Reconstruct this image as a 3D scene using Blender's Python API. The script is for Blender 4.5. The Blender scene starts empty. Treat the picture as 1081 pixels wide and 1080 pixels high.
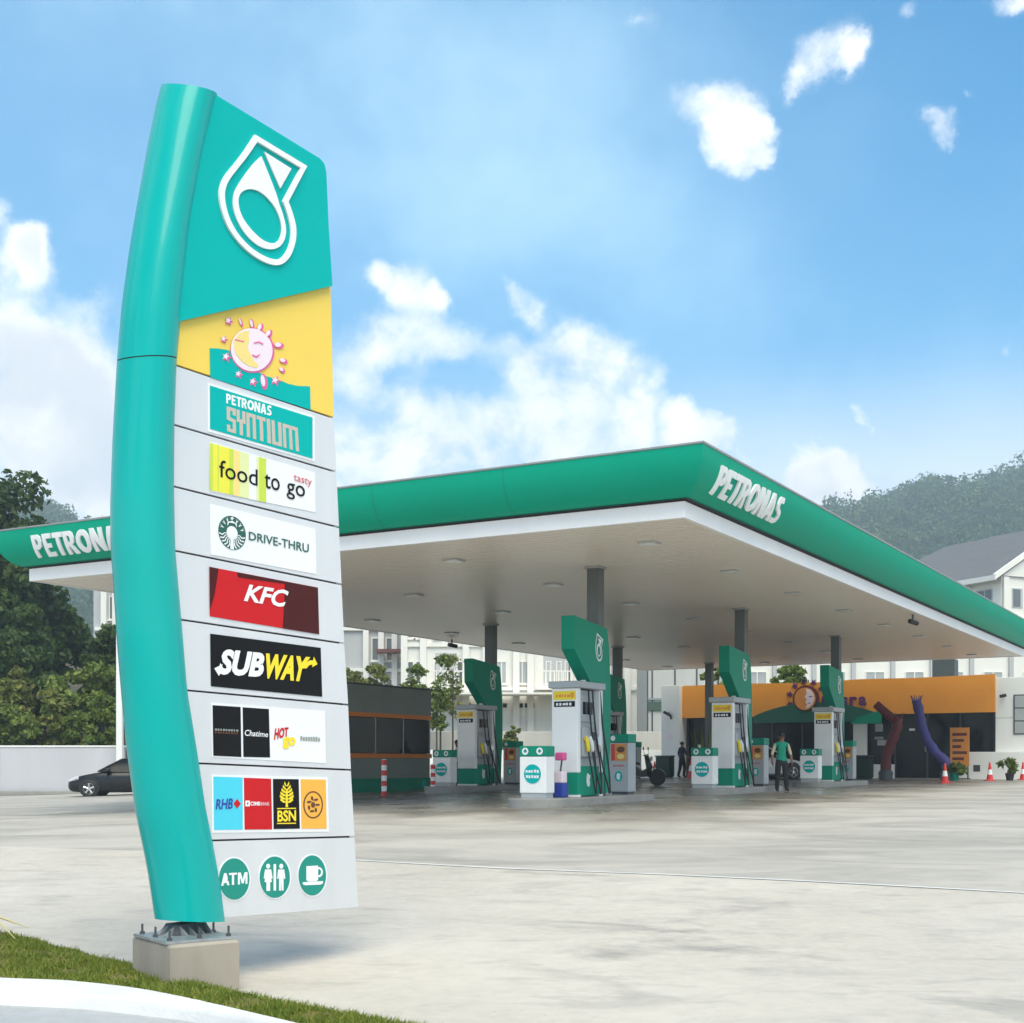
import bpy, bmesh, math, random
import numpy as np
from mathutils import Vector, Matrix
from mathutils.geometry import tessellate_polygon

random.seed(7); RNG = np.random.default_rng(11)
scn = bpy.context.scene
COL = scn.collection
R_ = math.radians

# ------------------------------------------------------------------ camera
F, CX, HY, HC = 1424.0, 540.5, 806.0, 0.95      # focal length and horizon in photo pixels, eye height over forecourt
cam = bpy.data.cameras.new('camera'); camo = bpy.data.objects.new('camera', cam); COL.objects.link(camo)
cam.sensor_width = 36.0; cam.sensor_fit = 'HORIZONTAL'; cam.lens = F / 1081 * 36.0
cam.shift_y = (HY - 540) / 1081.0
cam.clip_start = 0.1; cam.clip_end = 6000
camo.location = (0, 0, HC); camo.rotation_euler = (R_(90), 0, 0)
scn.camera = camo

# ------------------------------------------------------------------ sky, sun, exposure
SUN = Vector((0.12, -0.52, 0.84)).normalized()
SUN_EL = math.asin(SUN.z); SUN_AZ = math.atan2(SUN.x, SUN.y)
world = bpy.data.worlds.new('World'); scn.world = world; world.use_nodes = True
wt = world.node_tree; wt.nodes.clear()
def wn(t, **kw):
    n = wt.nodes.new(t)
    for k, v in kw.items(): setattr(n, k, v)
    return n
def wl(a, b): wt.links.new(a, b)
def wmath(op, a, b=None, c=None, clamp=False):
    n = wn('ShaderNodeMath', operation=op); n.use_clamp = clamp
    for i, v in enumerate((a, b, c)):
        if v is None: continue
        if isinstance(v, (int, float)): n.inputs[i].default_value = v
        else: wl(v, n.inputs[i])
    return n.outputs[0]
def wmix(f, a, b):
    n = wn('ShaderNodeMix', data_type='RGBA')
    for i, v in ((0, f), (6, a), (7, b)):
        if isinstance(v, (int, float, tuple)): n.inputs[i].default_value = v
        else: wl(v, n.inputs[i])
    return n.outputs[2]
def wramp(v, a, b, lo=0.0, hi=1.0):
    n = wn('ShaderNodeMapRange'); n.interpolation_type = 'SMOOTHSTEP'
    wl(v, n.inputs[0])
    for i, x in ((1, a), (2, b), (3, lo), (4, hi)): n.inputs[i].default_value = x
    return n.outputs[0]
SKY_STRENGTH = 0.078
sky = wn('ShaderNodeTexSky', sky_type='NISHITA'); sky.sun_disc = False
sky.sun_elevation = SUN_EL; sky.sun_rotation = SUN_AZ
sky.air_density = 1.0; sky.dust_density = 0.8; sky.ozone_density = 1.6
tc = wn('ShaderNodeTexCoord'); DIR = tc.outputs['Generated']
def wnoise(vec, scale, detail, rough=0.55, dist=0.0):
    n = wn('ShaderNodeTexNoise'); wl(vec, n.inputs['Vector'])
    n.inputs['Scale'].default_value = scale; n.inputs['Detail'].default_value = detail
    n.inputs['Roughness'].default_value = rough; n.inputs['Distortion'].default_value = dist
    return n
def wvm(op, a, b):
    n = wn('ShaderNodeVectorMath', operation=op)
    for i, v in ((0, a), (1, b)):
        if isinstance(v, tuple): n.inputs[i].default_value = v
        else: wl(v, n.inputs[i])
    return n
# directions are ruffled by noise so that every puff gets a billowing edge
n1 = wnoise(DIR, 7.0, 2.0); n2 = wnoise(DIR, 22.0, 8.0, 0.64)
w1 = wvm('SCALE', wvm('SUBTRACT', n1.outputs['Color'], (0.5, 0.5, 0.5)).outputs[0], (0, 0, 0)); w1.inputs['Scale'].default_value = 0.040
w2 = wvm('SCALE', wvm('SUBTRACT', n2.outputs['Color'], (0.5, 0.5, 0.5)).outputs[0], (0, 0, 0)); w2.inputs['Scale'].default_value = 0.042
D2 = wvm('ADD', wvm('ADD', DIR, w1.outputs[0]).outputs[0], w2.outputs[0]).outputs[0]
# cumulus puffs: photo pixel of the centre, radius in pixels, weight
PUFFS = [(770, 112, 28, .55), (745, 100, 24, .5), (720, 98, 20, .4), (790, 134, 24, .5), (764, 140, 26, .55), (740, 126, 22, .4), (802, 156, 12, .35), (698, 104, 18, .25), (778, 162, 14, .35), (750, 156, 16, .3), (808, 120, 12, .25),
 (858, 50, 20, .5), (884, 38, 22, .55), (903, 52, 16, .45), (842, 74, 16, .42), (834, 92, 12, .3), (984, 142, 16, .6), (972, 126, 12, .45), (996, 156, 10, .35), (1022, 107, 10, .5), (965, 8, 13, .5), (1056, 4, 22, .6), (1078, 10, 14, .5), (680, 15, 20, .42), (662, 22, 12, .3),
 (22, 288, 34, .9), (46, 276, 24, .7), (30, 262, 18, .5), (-6, 226, 18, .8), (70, 352, 34, .6), (104, 330, 24, .6), (40, 390, 40, .7), (92, 388, 36, .6), (10, 430, 60, .8), (70, 448, 60, .8), (-40, 380, 60, .8), (10, 345, 26, .45), (100, 470, 60, .7), (30, 500, 60, .75),
 (432, 312, 26, .7), (412, 304, 18, .45), (394, 290, 15, .45), (456, 318, 14, .4), (540, 318, 18, .5), (528, 306, 10, .35), (556, 328, 12, .35), (380, 358, 26, .65), (412, 356, 22, .6), (450, 364, 28, .7), (488, 368, 24, .5), (540, 378, 26, .65), (584, 352, 28, .8), (618, 356, 28, .8), (655, 378, 28, .75), (690, 398, 24, .65), (606, 398, 36, .6), (560, 420, 34, .35), (660, 420, 36, .5), (380, 400, 30, .3),
 (400, 476, 56, .6), (470, 476, 56, .6), (545, 478, 58, .65), (620, 472, 54, .65), (690, 466, 46, .65), (742, 446, 30, .85), (722, 436, 20, .6), (764, 462, 26, .7), (778, 500, 36, .7), (868, 500, 28, .85), (846, 516, 22, .6), (892, 520, 30, .7), (960, 508, 24, .5), (930, 524, 26, .5), (996, 500, 16, .4), (1040, 520, 40, .35),
 (902, 434, 12, .5), (892, 420, 10, .42), (912, 446, 11, .45), (920, 458, 8, .4), (1066, 368, 12, .3), (1050, 364, 10, .2),
 (250, 420, 90, .8), (200, 330, 50, .6), (300, 480, 110, .8), (180, 520, 110, .8), (900, 570, 90, .7), (980, 600, 90, .7)]
dens = None
for (px, py, r, wgt) in PUFFS:
    v = Vector(((px - CX) / F, 1.0, (HY - py) / F)); L = v.length; v.normalize()
    d = wvm('DISTANCE', D2, tuple(v)).outputs['Value']
    f = wramp(d, 0.0, r * 1.75 / F / L, wgt * (1.5 if r < 17 else 1.0), 0.0)
    dens = f if dens is None else wmath('ADD', dens, f)
# broken cumulus round the unseen rest of the sky, coverage raised to whiten ambient light
sep = wn('ShaderNodeSeparateXYZ'); wl(DIR, sep.inputs[0])
g1 = wnoise(DIR, 4.2, 7.0, 0.58)
infr = wvm('DISTANCE', DIR, tuple(Vector((0, 1, .30)).normalized())).outputs['Value']
outf = wramp(infr, 0.42, 0.75)
lowf = wramp(sep.outputs[2], -.05, .5, .10, 0.0)
gen = wmath('MULTIPLY', wramp(wmath('ADD', g1.outputs['Fac'], lowf), .45, .58), outf)
dens = wmath('ADD', dens, gen)
wisp = wnoise(D2, 15.0, 7.0, .66)
brk = wnoise(DIR, 13.0, 6.0, .62, .4)
dn = wmath('MULTIPLY', dens, wramp(brk.outputs['Fac'], .30, .62, .45, 1.15))
cover = wramp(wmath('ADD', dn, wmath('MULTIPLY_ADD', wisp.outputs['Fac'], 1.5, -.75)), 0.0, 1.15)
cover = wmath('MULTIPLY', cover, wramp(dens, .0, .45))
def vblob(px, py, rad, wgt):
    v = Vector(((px - CX) / F, 1.0, (HY - py) / F)).normalized()
    return wramp(wvm('DISTANCE', DIR, tuple(v)).outputs['Value'], 0.0, rad, wgt, 0.0)
thin = wmath('ADD', wmath('ADD', vblob(90, 60, .50, .42), vblob(620, 250, .32, .30)), vblob(1000, 430, .28, .22))
veil = wmath('MULTIPLY', wramp(wnoise(DIR, 3.4, 5.0, .6).outputs['Fac'], .36, .74, .45, 1.25), wmath('ADD', thin, .01))
skyveil = veil
hor = wramp(sep.outputs[2], 0.16, 0.30, 0.80, 0.0)
cover = wmath('MAXIMUM', cover, hor)
# grey undersides: denser cloud whose upper neighbour is cloud too
shade = wramp(wnoise(wvm('ADD', D2, (0, 0, .03)).outputs[0], 8.0, 4.0, .55).outputs['Fac'], .40, .62)
deep = wramp(dens, 0.55, 1.5)
cloud_hi = (11.6, 11.6, 11.6, 1); cloud_lo = (7.6, 8.1, 8.8, 1)
ccol = wmix(wmath('MULTIPLY', shade, wmath('MULTIPLY_ADD', deep, .85, .10)), cloud_hi, cloud_lo)
skyc = wvm('MULTIPLY', sky.outputs[0], (0.0, 1.16, 1.66)).outputs[0]
skyc = wmix(0.04, skyc, (3.0, 8.0, 11.0, 1))
skyc = wmix(skyveil, skyc, (7.4, 10.6, 12.2, 1))
final = wmix(cover, skyc, ccol)
bg = wn('ShaderNodeBackground'); bg.inputs['Strength'].default_value = SKY_STRENGTH
wl(final, bg.inputs['Color']); wo = wn('ShaderNodeOutputWorld'); wl(bg.outputs[0], wo.inputs['Surface'])

sd = bpy.data.lights.new('sun', 'SUN'); so = bpy.data.objects.new('sun', sd); COL.objects.link(so)
sd.energy = 2.7; sd.angle = R_(48.0); sd.color = (1.0, 0.88, 0.68)
so.rotation_euler = SUN.to_track_quat('Z', 'Y').to_euler()
so.location = (0, 0, 60)
scn.view_settings.view_transform = 'Standard'; scn.view_settings.look = 'None'
scn.view_settings.exposure = 0.76; scn.view_settings.gamma = 1.0; scn.view_settings.use_curve_mapping = False
scn.cycles.max_bounces = 6; scn.cycles.diffuse_bounces = 4; scn.cycles.glossy_bounces = 3; scn.cycles.transmission_bounces = 4
scn.cycles.use_denoising = True
scn.cycles.volume_bounces = 0
scn.cycles.use_adaptive_sampling = True; scn.cycles.adaptive_threshold = .025
world.cycles.sampling_method = 'MANUAL'; world.cycles.sample_map_resolution = 512

# ------------------------------------------------------------------ geometry of the place
A = R_(29.8); SA, CA = math.sin(A), math.cos(A)
RV = Vector((SA, CA, 0)); LV = Vector((-CA, SA, 0))     # canopy axes: away to the right, away to the left
ZROT = -A                                               # local x = -LV, local y = RV

def smooth(a, b, x):
    t = min(1, max(0, (x - a) / (b - a))); return t * t * (3 - 2 * t)
def zg(x, y):
    ys = (-50, 11.2, 27, 60, 300); zs = (-.75, -.75, .06, .3, .3)
    z = float(np.interp(y, ys, zs))
    return z - 0.03 * max(0, 1 - x) * smooth(15, 32, y) * (1 if x > -40 else 41 / (1 - x))
def ray(px, py): return Vector(((px - CX) / F, 1.0, (HY - py) / F))
def at_depth(px, py, d): return Vector((0, 0, HC)) + ray(px, py) * d
def on_ground(px, py):
    r = ray(px, py); t = 2.0
    while t < 200:
        p = Vector((0, 0, HC)) + r * t
        if p.z <= zg(p.x, p.y): return p
        t += 0.01 if t < 30 else .05
    return p
def gpt(px, d):                                         # stand something at this pixel column and distance
    x = (px - CX) / F * d; return Vector((x, d, zg(x, d)))

# ------------------------------------------------------------------ materials
MATS = {}
def pmat(name, col, rough=.5, metal=0.0, var=.08, scale=4.0, bump=0.0, bscale=60.0, coat=0.0, spec=.5, emit=None, streak=0.0, alpha=None, trans=0.0, isl=0.0):
    if name in MATS: return MATS[name]
    m = bpy.data.materials.new(name); m.use_nodes = True; MATS[name] = m
    t = m.node_tree; b = t.nodes['Principled BSDF']
    b.inputs['Roughness'].default_value = rough; b.inputs['Metallic'].default_value = metal
    b.inputs['Coat Weight'].default_value = coat; b.inputs['Coat Roughness'].default_value = .08
    b.inputs['Specular IOR Level'].default_value = spec
    b.inputs['Transmission Weight'].default_value = trans
    c = (col[0], col[1], col[2], 1)
    tcn = t.nodes.new('ShaderNodeTexCoord'); vec = tcn.outputs['Object']
    nz = t.nodes.new('ShaderNodeTexNoise'); nz.inputs['Scale'].default_value = scale; nz.inputs['Detail'].default_value = 5
    nz.inputs['Roughness'].default_value = .6
    if streak:
        mp = t.nodes.new('ShaderNodeMapping'); mp.inputs['Scale'].default_value = (1, 1, 1 / (1 + streak * 8))
        t.links.new(vec, mp.inputs[0]); vec = mp.outputs[0]
    t.links.new(vec, nz.inputs['Vector'])
    mr = t.nodes.new('ShaderNodeMapRange'); mr.inputs[1].default_value = .3; mr.inputs[2].default_value = .7
    mr.inputs[3].default_value = 1 - var; mr.inputs[4].default_value = 1 + var * .6
    t.links.new(nz.outputs['Fac'], mr.inputs[0])
    mx = t.nodes.new('ShaderNodeVectorMath'); mx.operation = 'SCALE'; mx.inputs[0].default_value = col
    t.links.new(mr.outputs[0], mx.inputs['Scale'])
    outc = mx.outputs[0]
    if isl:
        g = t.nodes.new('ShaderNodeNewGeometry'); m2 = t.nodes.new('ShaderNodeMapRange')
        m2.inputs[3].default_value = 1 - isl; m2.inputs[4].default_value = 1 + isl
        t.links.new(g.outputs['Random Per Island'], m2.inputs[0])
        v2 = t.nodes.new('ShaderNodeVectorMath'); v2.operation = 'SCALE'
        t.links.new(outc, v2.inputs[0]); t.links.new(m2.outputs[0], v2.inputs['Scale']); outc = v2.outputs[0]
    t.links.new(outc, b.inputs['Base Color'])
    rr = t.nodes.new('ShaderNodeMapRange'); rr.inputs[3].default_value = max(.02, rough - .06); rr.inputs[4].default_value = min(1, rough + .08)
    t.links.new(nz.outputs['Fac'], rr.inputs[0]); t.links.new(rr.outputs[0], b.inputs['Roughness'])
    if bump:
        n3 = t.nodes.new('ShaderNodeTexNoise'); n3.inputs['Scale'].default_value = bscale; n3.inputs['Detail'].default_value = 4
        t.links.new(tcn.outputs['Object'], n3.inputs['Vector'])
        bp = t.nodes.new('ShaderNodeBump'); bp.inputs['Strength'].default_value = bump; bp.inputs['Distance'].default_value = .02
        t.links.new(n3.outputs['Fac'], bp.inputs['Height']); t.links.new(bp.outputs[0], b.inputs['Normal'])
    if emit:
        b.inputs['Emission Color'].default_value = (*emit[:3], 1); b.inputs['Emission Strength'].default_value = emit[3]
    return m
def leafmat(name, c1, c2, isl=.45, ns=.6):
    if name in MATS: return MATS[name]
    m = bpy.data.materials.new(name); m.use_nodes = True; MATS[name] = m
    t = m.node_tree; b = t.nodes['Principled BSDF']; b.inputs['Roughness'].default_value = .55; b.inputs['Specular IOR Level'].default_value = .25
    g = t.nodes.new('ShaderNodeNewGeometry'); mx = t.nodes.new('ShaderNodeMix'); mx.data_type = 'RGBA'
    mx.inputs[6].default_value = (*c1, 1); mx.inputs[7].default_value = (*c2, 1)
    nz = t.nodes.new('ShaderNodeTexNoise'); nz.inputs['Scale'].default_value = ns; nz.inputs['Detail'].default_value = 3
    t.links.new(g.outputs['Position'], nz.inputs['Vector'])
    ad = t.nodes.new('ShaderNodeMath'); ad.operation = 'MULTIPLY_ADD'; ad.inputs[1].default_value = .6; ad.inputs[2].default_value = 0
    t.links.new(g.outputs['Random Per Island'], ad.inputs[0])
    a2 = t.nodes.new('ShaderNodeMath'); a2.operation = 'MULTIPLY_ADD'; a2.inputs[1].default_value = .8; a2.use_clamp = True
    t.links.new(nz.outputs['Fac'], a2.inputs[0]); t.links.new(ad.outputs[0], a2.inputs[2])
    sb = t.nodes.new('ShaderNodeMath'); sb.operation = 'SUBTRACT'; sb.inputs[1].default_value = .2; sb.use_clamp = True
    t.links.new(a2.outputs[0], sb.inputs[0]); t.links.new(sb.outputs[0], mx.inputs[0])
    t.links.new(mx.outputs[2], b.inputs['Base Color'])
    tr = t.nodes.new('ShaderNodeBsdfTranslucent'); t.links.new(mx.outputs[2], tr.inputs['Color'])
    ms = t.nodes.new('ShaderNodeMixShader'); ms.inputs[0].default_value = .3
    t.links.new(b.outputs[0], ms.inputs[1]); t.links.new(tr.outputs[0], ms.inputs[2])
    t.links.new(ms.outputs[0], t.nodes['Material Output'].inputs['Surface'])
    return m
def groundmat(name, lo, hi, stain, rough, rough2, stain_amt, streakdir=0.5, patch=.16, wear_shade=None):
    m = bpy.data.materials.new(name); m.use_nodes = True; MATS[name] = m
    t = m.node_tree; b = t.nodes['Principled BSDF']; L = t.links.new
    g = t.nodes.new('ShaderNodeNewGeometry'); P = g.outputs['Position']
    def noise(scale, detail, rg=.6, mapping=None, dist=0):
        n = t.nodes.new('ShaderNodeTexNoise'); n.inputs['Scale'].default_value = scale; n.inputs['Detail'].default_value = detail
        n.inputs['Roughness'].default_value = rg; n.inputs['Distortion'].default_value = dist
        if mapping:
            mp = t.nodes.new('ShaderNodeMapping'); mp.inputs['Rotation'].default_value = (0, 0, mapping[0]); mp.inputs['Scale'].default_value = mapping[1]
            L(P, mp.inputs[0]); L(mp.outputs[0], n.inputs['Vector'])
        else: L(P, n.inputs['Vector'])
        return n.outputs['Fac']
    def rng(v, a, b_, lo_, hi_, sm=True):
        n = t.nodes.new('ShaderNodeMapRange'); n.interpolation_type = 'SMOOTHSTEP' if sm else 'LINEAR'
        L(v, n.inputs[0])
        for i, x in ((1, a), (2, b_), (3, lo_), (4, hi_)): n.inputs[i].default_value = x
        return n.outputs[0]
    def mix(f, a, b_):
        n = t.nodes.new('ShaderNodeMix'); n.data_type = 'RGBA'
        for i, v in ((0, f), (6, a), (7, b_)):
            if isinstance(v, (int, float, tuple)): n.inputs[i].default_value = v
            else: L(v, n.inputs[i])
        return n.outputs[2]
    def mul(a, b_):
        n = t.nodes.new('ShaderNodeMath'); n.operation = 'MULTIPLY'
        for i, v in ((0, a), (1, b_)):
            if isinstance(v, (int, float)): n.inputs[i].default_value = v
            else: L(v, n.inputs[i])
        return n.outputs[0]
    c = mix(rng(noise(patch, 6, .62), .32, .68, 0, 1), (*lo, 1), (*hi, 1))
    fine = noise(9, 6, .7)
    c = mix(rng(noise(3.2, 6, .7), .35, .7, .30, 0), c, (lo[0] * .82, lo[1] * .82, lo[2] * .82, 1))
    c = mix(rng(fine, .3, .75, .0, .34), c, (hi[0] * 1.12, hi[1] * 1.12, hi[2] * 1.13, 1))
    # tyre-worn, water-stained bands lying across the slope
    st = rng(noise(.55, 7, .68, (A * streakdir, (.75, 1.25, 1)), .9), .50, .72, 0, 1)
    st2 = rng(noise(2.2, 5, .65, (A * streakdir, (.6, 1.3, 1)), .5), .5, .75, 0, 1)
    big = rng(noise(.11, 3, .5), .38, .62, .15, 1)
    c = mix(mul(mul(st, big), stain_amt), c, (*stain, 1))
    c = mix(mul(st2, stain_amt * .55), c, (*stain, 1))
    sp = rng(noise(26, 3, .6), .66, .74, 0, .45)
    c = mix(sp, c, (stain[0] * .6, stain[1] * .6, stain[2] * .6, 1))
    rgh = rng(st, 0, 1, rough, rough2, False)
    if wear_shade:
        j0, j1 = on_ground(375, 908), on_ground(1090, 943); nn = Vector((-(j1.y - j0.y), j1.x - j0.x, 0)).normalized()
        dt = t.nodes.new('ShaderNodeVectorMath'); dt.operation = 'DOT_PRODUCT'; dt.inputs[1].default_value = nn; L(P, dt.inputs[0])
        far = rng(dt.outputs['Value'], nn.dot(Vector((j0.x, j0.y, 0))) - .05, nn.dot(Vector((j0.x, j0.y, 0))) + .05, 0, 1)
        old = mix(rng(noise(.45, 7, .68, (A * .4, (.6, 1.4, 1)), .8), .38, .66, .0, .85), (.46, .418, .365, 1), (.22, .204, .183, 1))
        c = mix(mul(far, .72), c, old)
        # oily, tyre-polished concrete plus the canopy's shade painted brown over its footprint, ragged border
        mp = t.nodes.new('ShaderNodeMapping'); mp.vector_type = 'TEXTURE'; mp.inputs['Location'].default_value = (wear_shade[0], wear_shade[1], 0); mp.inputs['Rotation'].default_value = (0, 0, wear_shade[2]); L(P, mp.inputs[0])
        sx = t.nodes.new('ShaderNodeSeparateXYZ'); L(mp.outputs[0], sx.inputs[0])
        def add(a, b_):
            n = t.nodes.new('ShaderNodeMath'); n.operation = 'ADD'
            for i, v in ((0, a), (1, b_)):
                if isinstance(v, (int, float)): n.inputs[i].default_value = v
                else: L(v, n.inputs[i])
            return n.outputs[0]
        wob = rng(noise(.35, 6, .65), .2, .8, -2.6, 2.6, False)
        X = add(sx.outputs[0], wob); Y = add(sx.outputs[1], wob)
        mk = mul(mul(rng(X, -wear_shade[3] - 1.5, -wear_shade[3] + 1.5, 0, 1), rng(X, -1.5, 1.5, 1, 0)), mul(rng(Y, -2.6, 1.8, 0, 1), rng(Y, wear_shade[4] - 2, wear_shade[4] + 2, 1, 0)))
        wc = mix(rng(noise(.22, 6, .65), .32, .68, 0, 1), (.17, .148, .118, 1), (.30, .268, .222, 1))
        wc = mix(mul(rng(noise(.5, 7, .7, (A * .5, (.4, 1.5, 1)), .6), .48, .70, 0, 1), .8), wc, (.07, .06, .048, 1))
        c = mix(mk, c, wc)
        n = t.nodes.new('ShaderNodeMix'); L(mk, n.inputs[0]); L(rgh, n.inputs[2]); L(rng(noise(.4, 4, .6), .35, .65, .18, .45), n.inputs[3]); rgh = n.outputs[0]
    L(c, b.inputs['Base Color'])
    L(rgh, b.inputs['Roughness'])
    bp = t.nodes.new('ShaderNodeBump'); bp.inputs['Strength'].default_value = .25; bp.inputs['Distance'].default_value = .01
    L(noise(45, 5, .7), bp.inputs['Height']); L(bp.outputs[0], b.inputs['Normal'])
    return m

TEAL = (0.0, .41, .37)
M = dict(
 teal=pmat('teal_gloss_panel', (0.0, .39, .355), .30, .0, .06, 1.2, coat=.22, spec=.18, streak=.8),
 tealpanel=pmat('teal_head_panel', (0.0, .42, .39), .48, .0, .05, 1.0, coat=.0, spec=.10),
 silver=pmat('silver_white_panel', (.71, .71, .72), .40, .30, .09, 1.3, coat=.03, streak=.9),
 yellow=pmat('yellow_panel', (.86, .60, .09), .45, 0, .03, 1),
 white=pmat('white_board', (.82, .82, .83), .45, 0, .02, 2),
 purewhite=pmat('white_letter', (.84, .84, .84), .4, 0, .02, 2),
 black=pmat('black_board', (.010, .010, .011), .5, 0, .1, 2, spec=.12),
 gap=pmat('dark_gap', (.02, .022, .024), .8),
 green=pmat('canopy_green', (.0, .33, .205), .50, 0, .05, .5, coat=.0, spec=.10),
 greenpaint=pmat('green_paint', (.0, .27, .165), .45, 0, .07, 2.0, spec=.18),
 darkteal=pmat('icon_green', (.0, .25, .19), .45, 0, .03, 2),
 band=pmat('white_band', (.90, .87, .86), .4, 0, .05, 1.0, streak=.6),
 soffit=pmat('soffit_slats', (.88, .80, .70), .34, .06, .02, .1),
 steel=pmat('steel_grey', (.35, .36, .36), .38, .6, .1, 2),
 columnm=pmat('column_grey', (.10, .112, .108), .35, .3, .08, 1.2, streak=.5),
 pumpwhite=pmat('pump_white', (.88, .87, .85), .32, 0, .05, 1.5, coat=.2),
 pumpgrey=pmat('pump_grey', (.42, .44, .45), .4, .1, .07, 3),
 darkgrey=pmat('dark_grey', (.06, .065, .07), .45, 0, .1, 3),
 rubber=pmat('black_rubber', (.014, .014, .015), .5, 0, .1, 5),
 concrete=pmat('block_concrete', (.34, .30, .245), .85, 0, .20, 2.5, .10, 30, streak=.25),
 kerbw=pmat('kerb_white', (.70, .69, .68), .7, 0, .08, 3.0, .2, 40),
 kerbgrey=pmat('kerb_grey', (.30, .29, .27), .75, 0, .15, 2.5, .2, 40),
 galv=pmat('galvanised', (.42, .44, .46), .42, .7, .2, 9),
 orange=pmat('orange_band', (.86, .25, .03), .5, 0, .06, 2),
 storeyellow=pmat('store_fascia_orange', (.84, .32, .035), .5, 0, .07, .7),
 wallwhite=pmat('painted_white_wall', (.82, .81, .77), .8, 0, .07, .5, .1, 25, streak=.7),
 stainwall=pmat('stained_cream_wall', (.56, .53, .47), .85, 0, .22, .5, .1, 25, streak=1.0),
 bldwhite=pmat('building_white', (.83, .80, .73), .75, 0, .07, .25, streak=.7),
 bldgrey=pmat('building_grey_panel', (.48, .48, .48), .7, 0, .08, .4, streak=.5),  # even grey paint for the wing, joints and window frames
 winglass=pmat('window_glass', (.10, .12, .13), .12, 0, .2, .8, spec=.8),
 winblind=pmat('window_blind', (.40, .42, .42), .4, 0, .12, 1.2),
 darkglass=pmat('dark_glass', (.008, .009, .010), .14, 0, .1, 1, spec=.2),
 rooft=pmat('grey_roof_tile', (.155, .15, .15), .75, 0, .14, 1.2, .3, 14),
 red=pmat('red_plastic', (.66, .03, .025), .4, 0, .06, 3),
 kred=pmat('red_board', (.56, .014, .018), .5, 0, .03, 2, spec=.15),
 maroon=pmat('maroon_board', (.070, .014, .014), .5, 0, .03, 2, spec=.12),
 boardyellow=pmat('bright_yellow_print', (.90, .68, .02), .45, 0, .02, 2),
 cyan=pmat('cyan_board', (.06, .58, .74), .45, 0, .03, 2),
 blue=pmat('blue_print', (.02, .05, .33), .45, 0, .03, 2),
 borange=pmat('amber_board', (.85, .42, .05), .45, 0, .03, 2),
 brown=pmat('brown_print', (.13, .04, .015), .5, 0, .03, 2),
 pink=pmat('pink_print', (.75, .10, .32), .45, 0, .03, 2),
 palepink=pmat('pale_pink_print', (.84, .70, .76), .45, 0, .03, 2),
 skytint=pmat('soft_yellow_print', (.86, .66, .22), .45, 0, .03, 2),
 lime=pmat('lime_print', (.55, .66, .06), .45, 0, .05, 2),
 lemon=pmat('lemon_print', (.80, .74, .05), .45, 0, .05, 2),
 palelime=pmat('pale_lime_print', (.72, .76, .36), .45, 0, .05, 2),
 sand=pmat('sand_print', (.62, .52, .42), .4, .3, .03, 2),
 ltred=pmat('red_thin_print', (.62, .08, .09), .45, 0, .03, 2),
 sbgreen=pmat('dark_green_print', (.012, .10, .07), .45, 0, .03, 2),
 greyprint=pmat('grey_print', (.30, .33, .30), .45, 0, .03, 2),
 lens=pmat('lamp_lens', (.85, .85, .82), .25, 0, .02, 2),
 blackpaint=pmat('black_car_paint', (.006, .006, .007), .28, 0, .1, 2, coat=.15, spec=.35),
 whitepaint=pmat('white_car_paint', (.70, .70, .70), .25, 0, .03, 2, coat=.7),
 alloy=pmat('alloy_wheel', (.62, .62, .62), .3, .8, .05, 5),
 lampglass=pmat('lamp_glass', (.70, .72, .74), .12, 0, .1, 8, spec=.9),
 tail=pmat('tail_lamp', (.45, .01, .01), .2, 0, .1, 8, coat=.5),
 skin=pmat('skin', (.24, .12, .075), .5, 0, .06, 8),
 hair=pmat('black_hair', (.012, .010, .010), .5, 0, .2, 40),
 shirtgreen=pmat('green_shirt', (.005, .30, .19), .8, 0, .12, 7, .3, 120),
 shirtpale=pmat('cream_sleeve', (.62, .57, .38), .8, 0, .1, 7),
 navy=pmat('navy_cloth', (.02, .022, .045), .85, 0, .15, 7, .3, 120),
 trousers=pmat('black_trousers', (.018, .018, .020), .85, 0, .15, 7, .3, 120),
 tubered=pmat('dark_red_nylon', (.13, .014, .014), .55, 0, .12, 3),
 tubeblue=pmat('indigo_nylon', (.055, .045, .21), .55, 0, .12, 3),
 bark=pmat('bark', (.10, .075, .055), .9, 0, .25, 3, .5, 20),
 pot=pmat('black_pot', (.02, .02, .02), .6),
 purple=pmat('purple_letter', (.12, .02, .13), .5),
 earth=pmat('earth_soil', (.09, .075, .05), .95, 0, .3, 1.5, .4, 20),
 timber=pmat('interior_dark', (.03, .03, .032), .7, 0, .2, 1.0),
 shelf=pmat('interior_shelf', (.13, .12, .11), .6, 0, .3, 3.0),
 plywood=pmat('poster_orange', (.72, .27, .05), .5, 0, .08, 2),
 wallgrey=pmat('grey_boundary_wall', (.52, .52, .54), .85, 0, .10, .4, .1, 25, streak=.8),
)
LEAF = leafmat('leaf_green', (.05, .10, .018), (.26, .31, .06))
LEAFDK = leafmat('leaf_dark_green', (.018, .048, .012), (.10, .15, .035))
LEAFYL = leafmat('leaf_yellow_green', (.07, .10, .02), (.30, .30, .07))
LEAFHILL = leafmat('leaf_hill', (.022, .06, .026), (.16, .24, .08), ns=.09)
GRASSM = leafmat('grass_blade', (.05, .13, .010), (.34, .34, .06), ns=3.2)
APRON = groundmat('apron_concrete', (.47, .418, .352), (.60, .538, .462), (.22, .205, .185), .78, .66, .70, wear_shade=(3.07, 24.0, -A, 16.5, 37.5))
ROADM = groundmat('road_surface', (.36, .36, .36), (.46, .46, .46), (.25, .25, .25), .8, .75, .5)
SOILM = groundmat('open_ground', (.14, .12, .08), (.22, .2, .12), (.08, .09, .04), .9, .9, .6)

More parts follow.
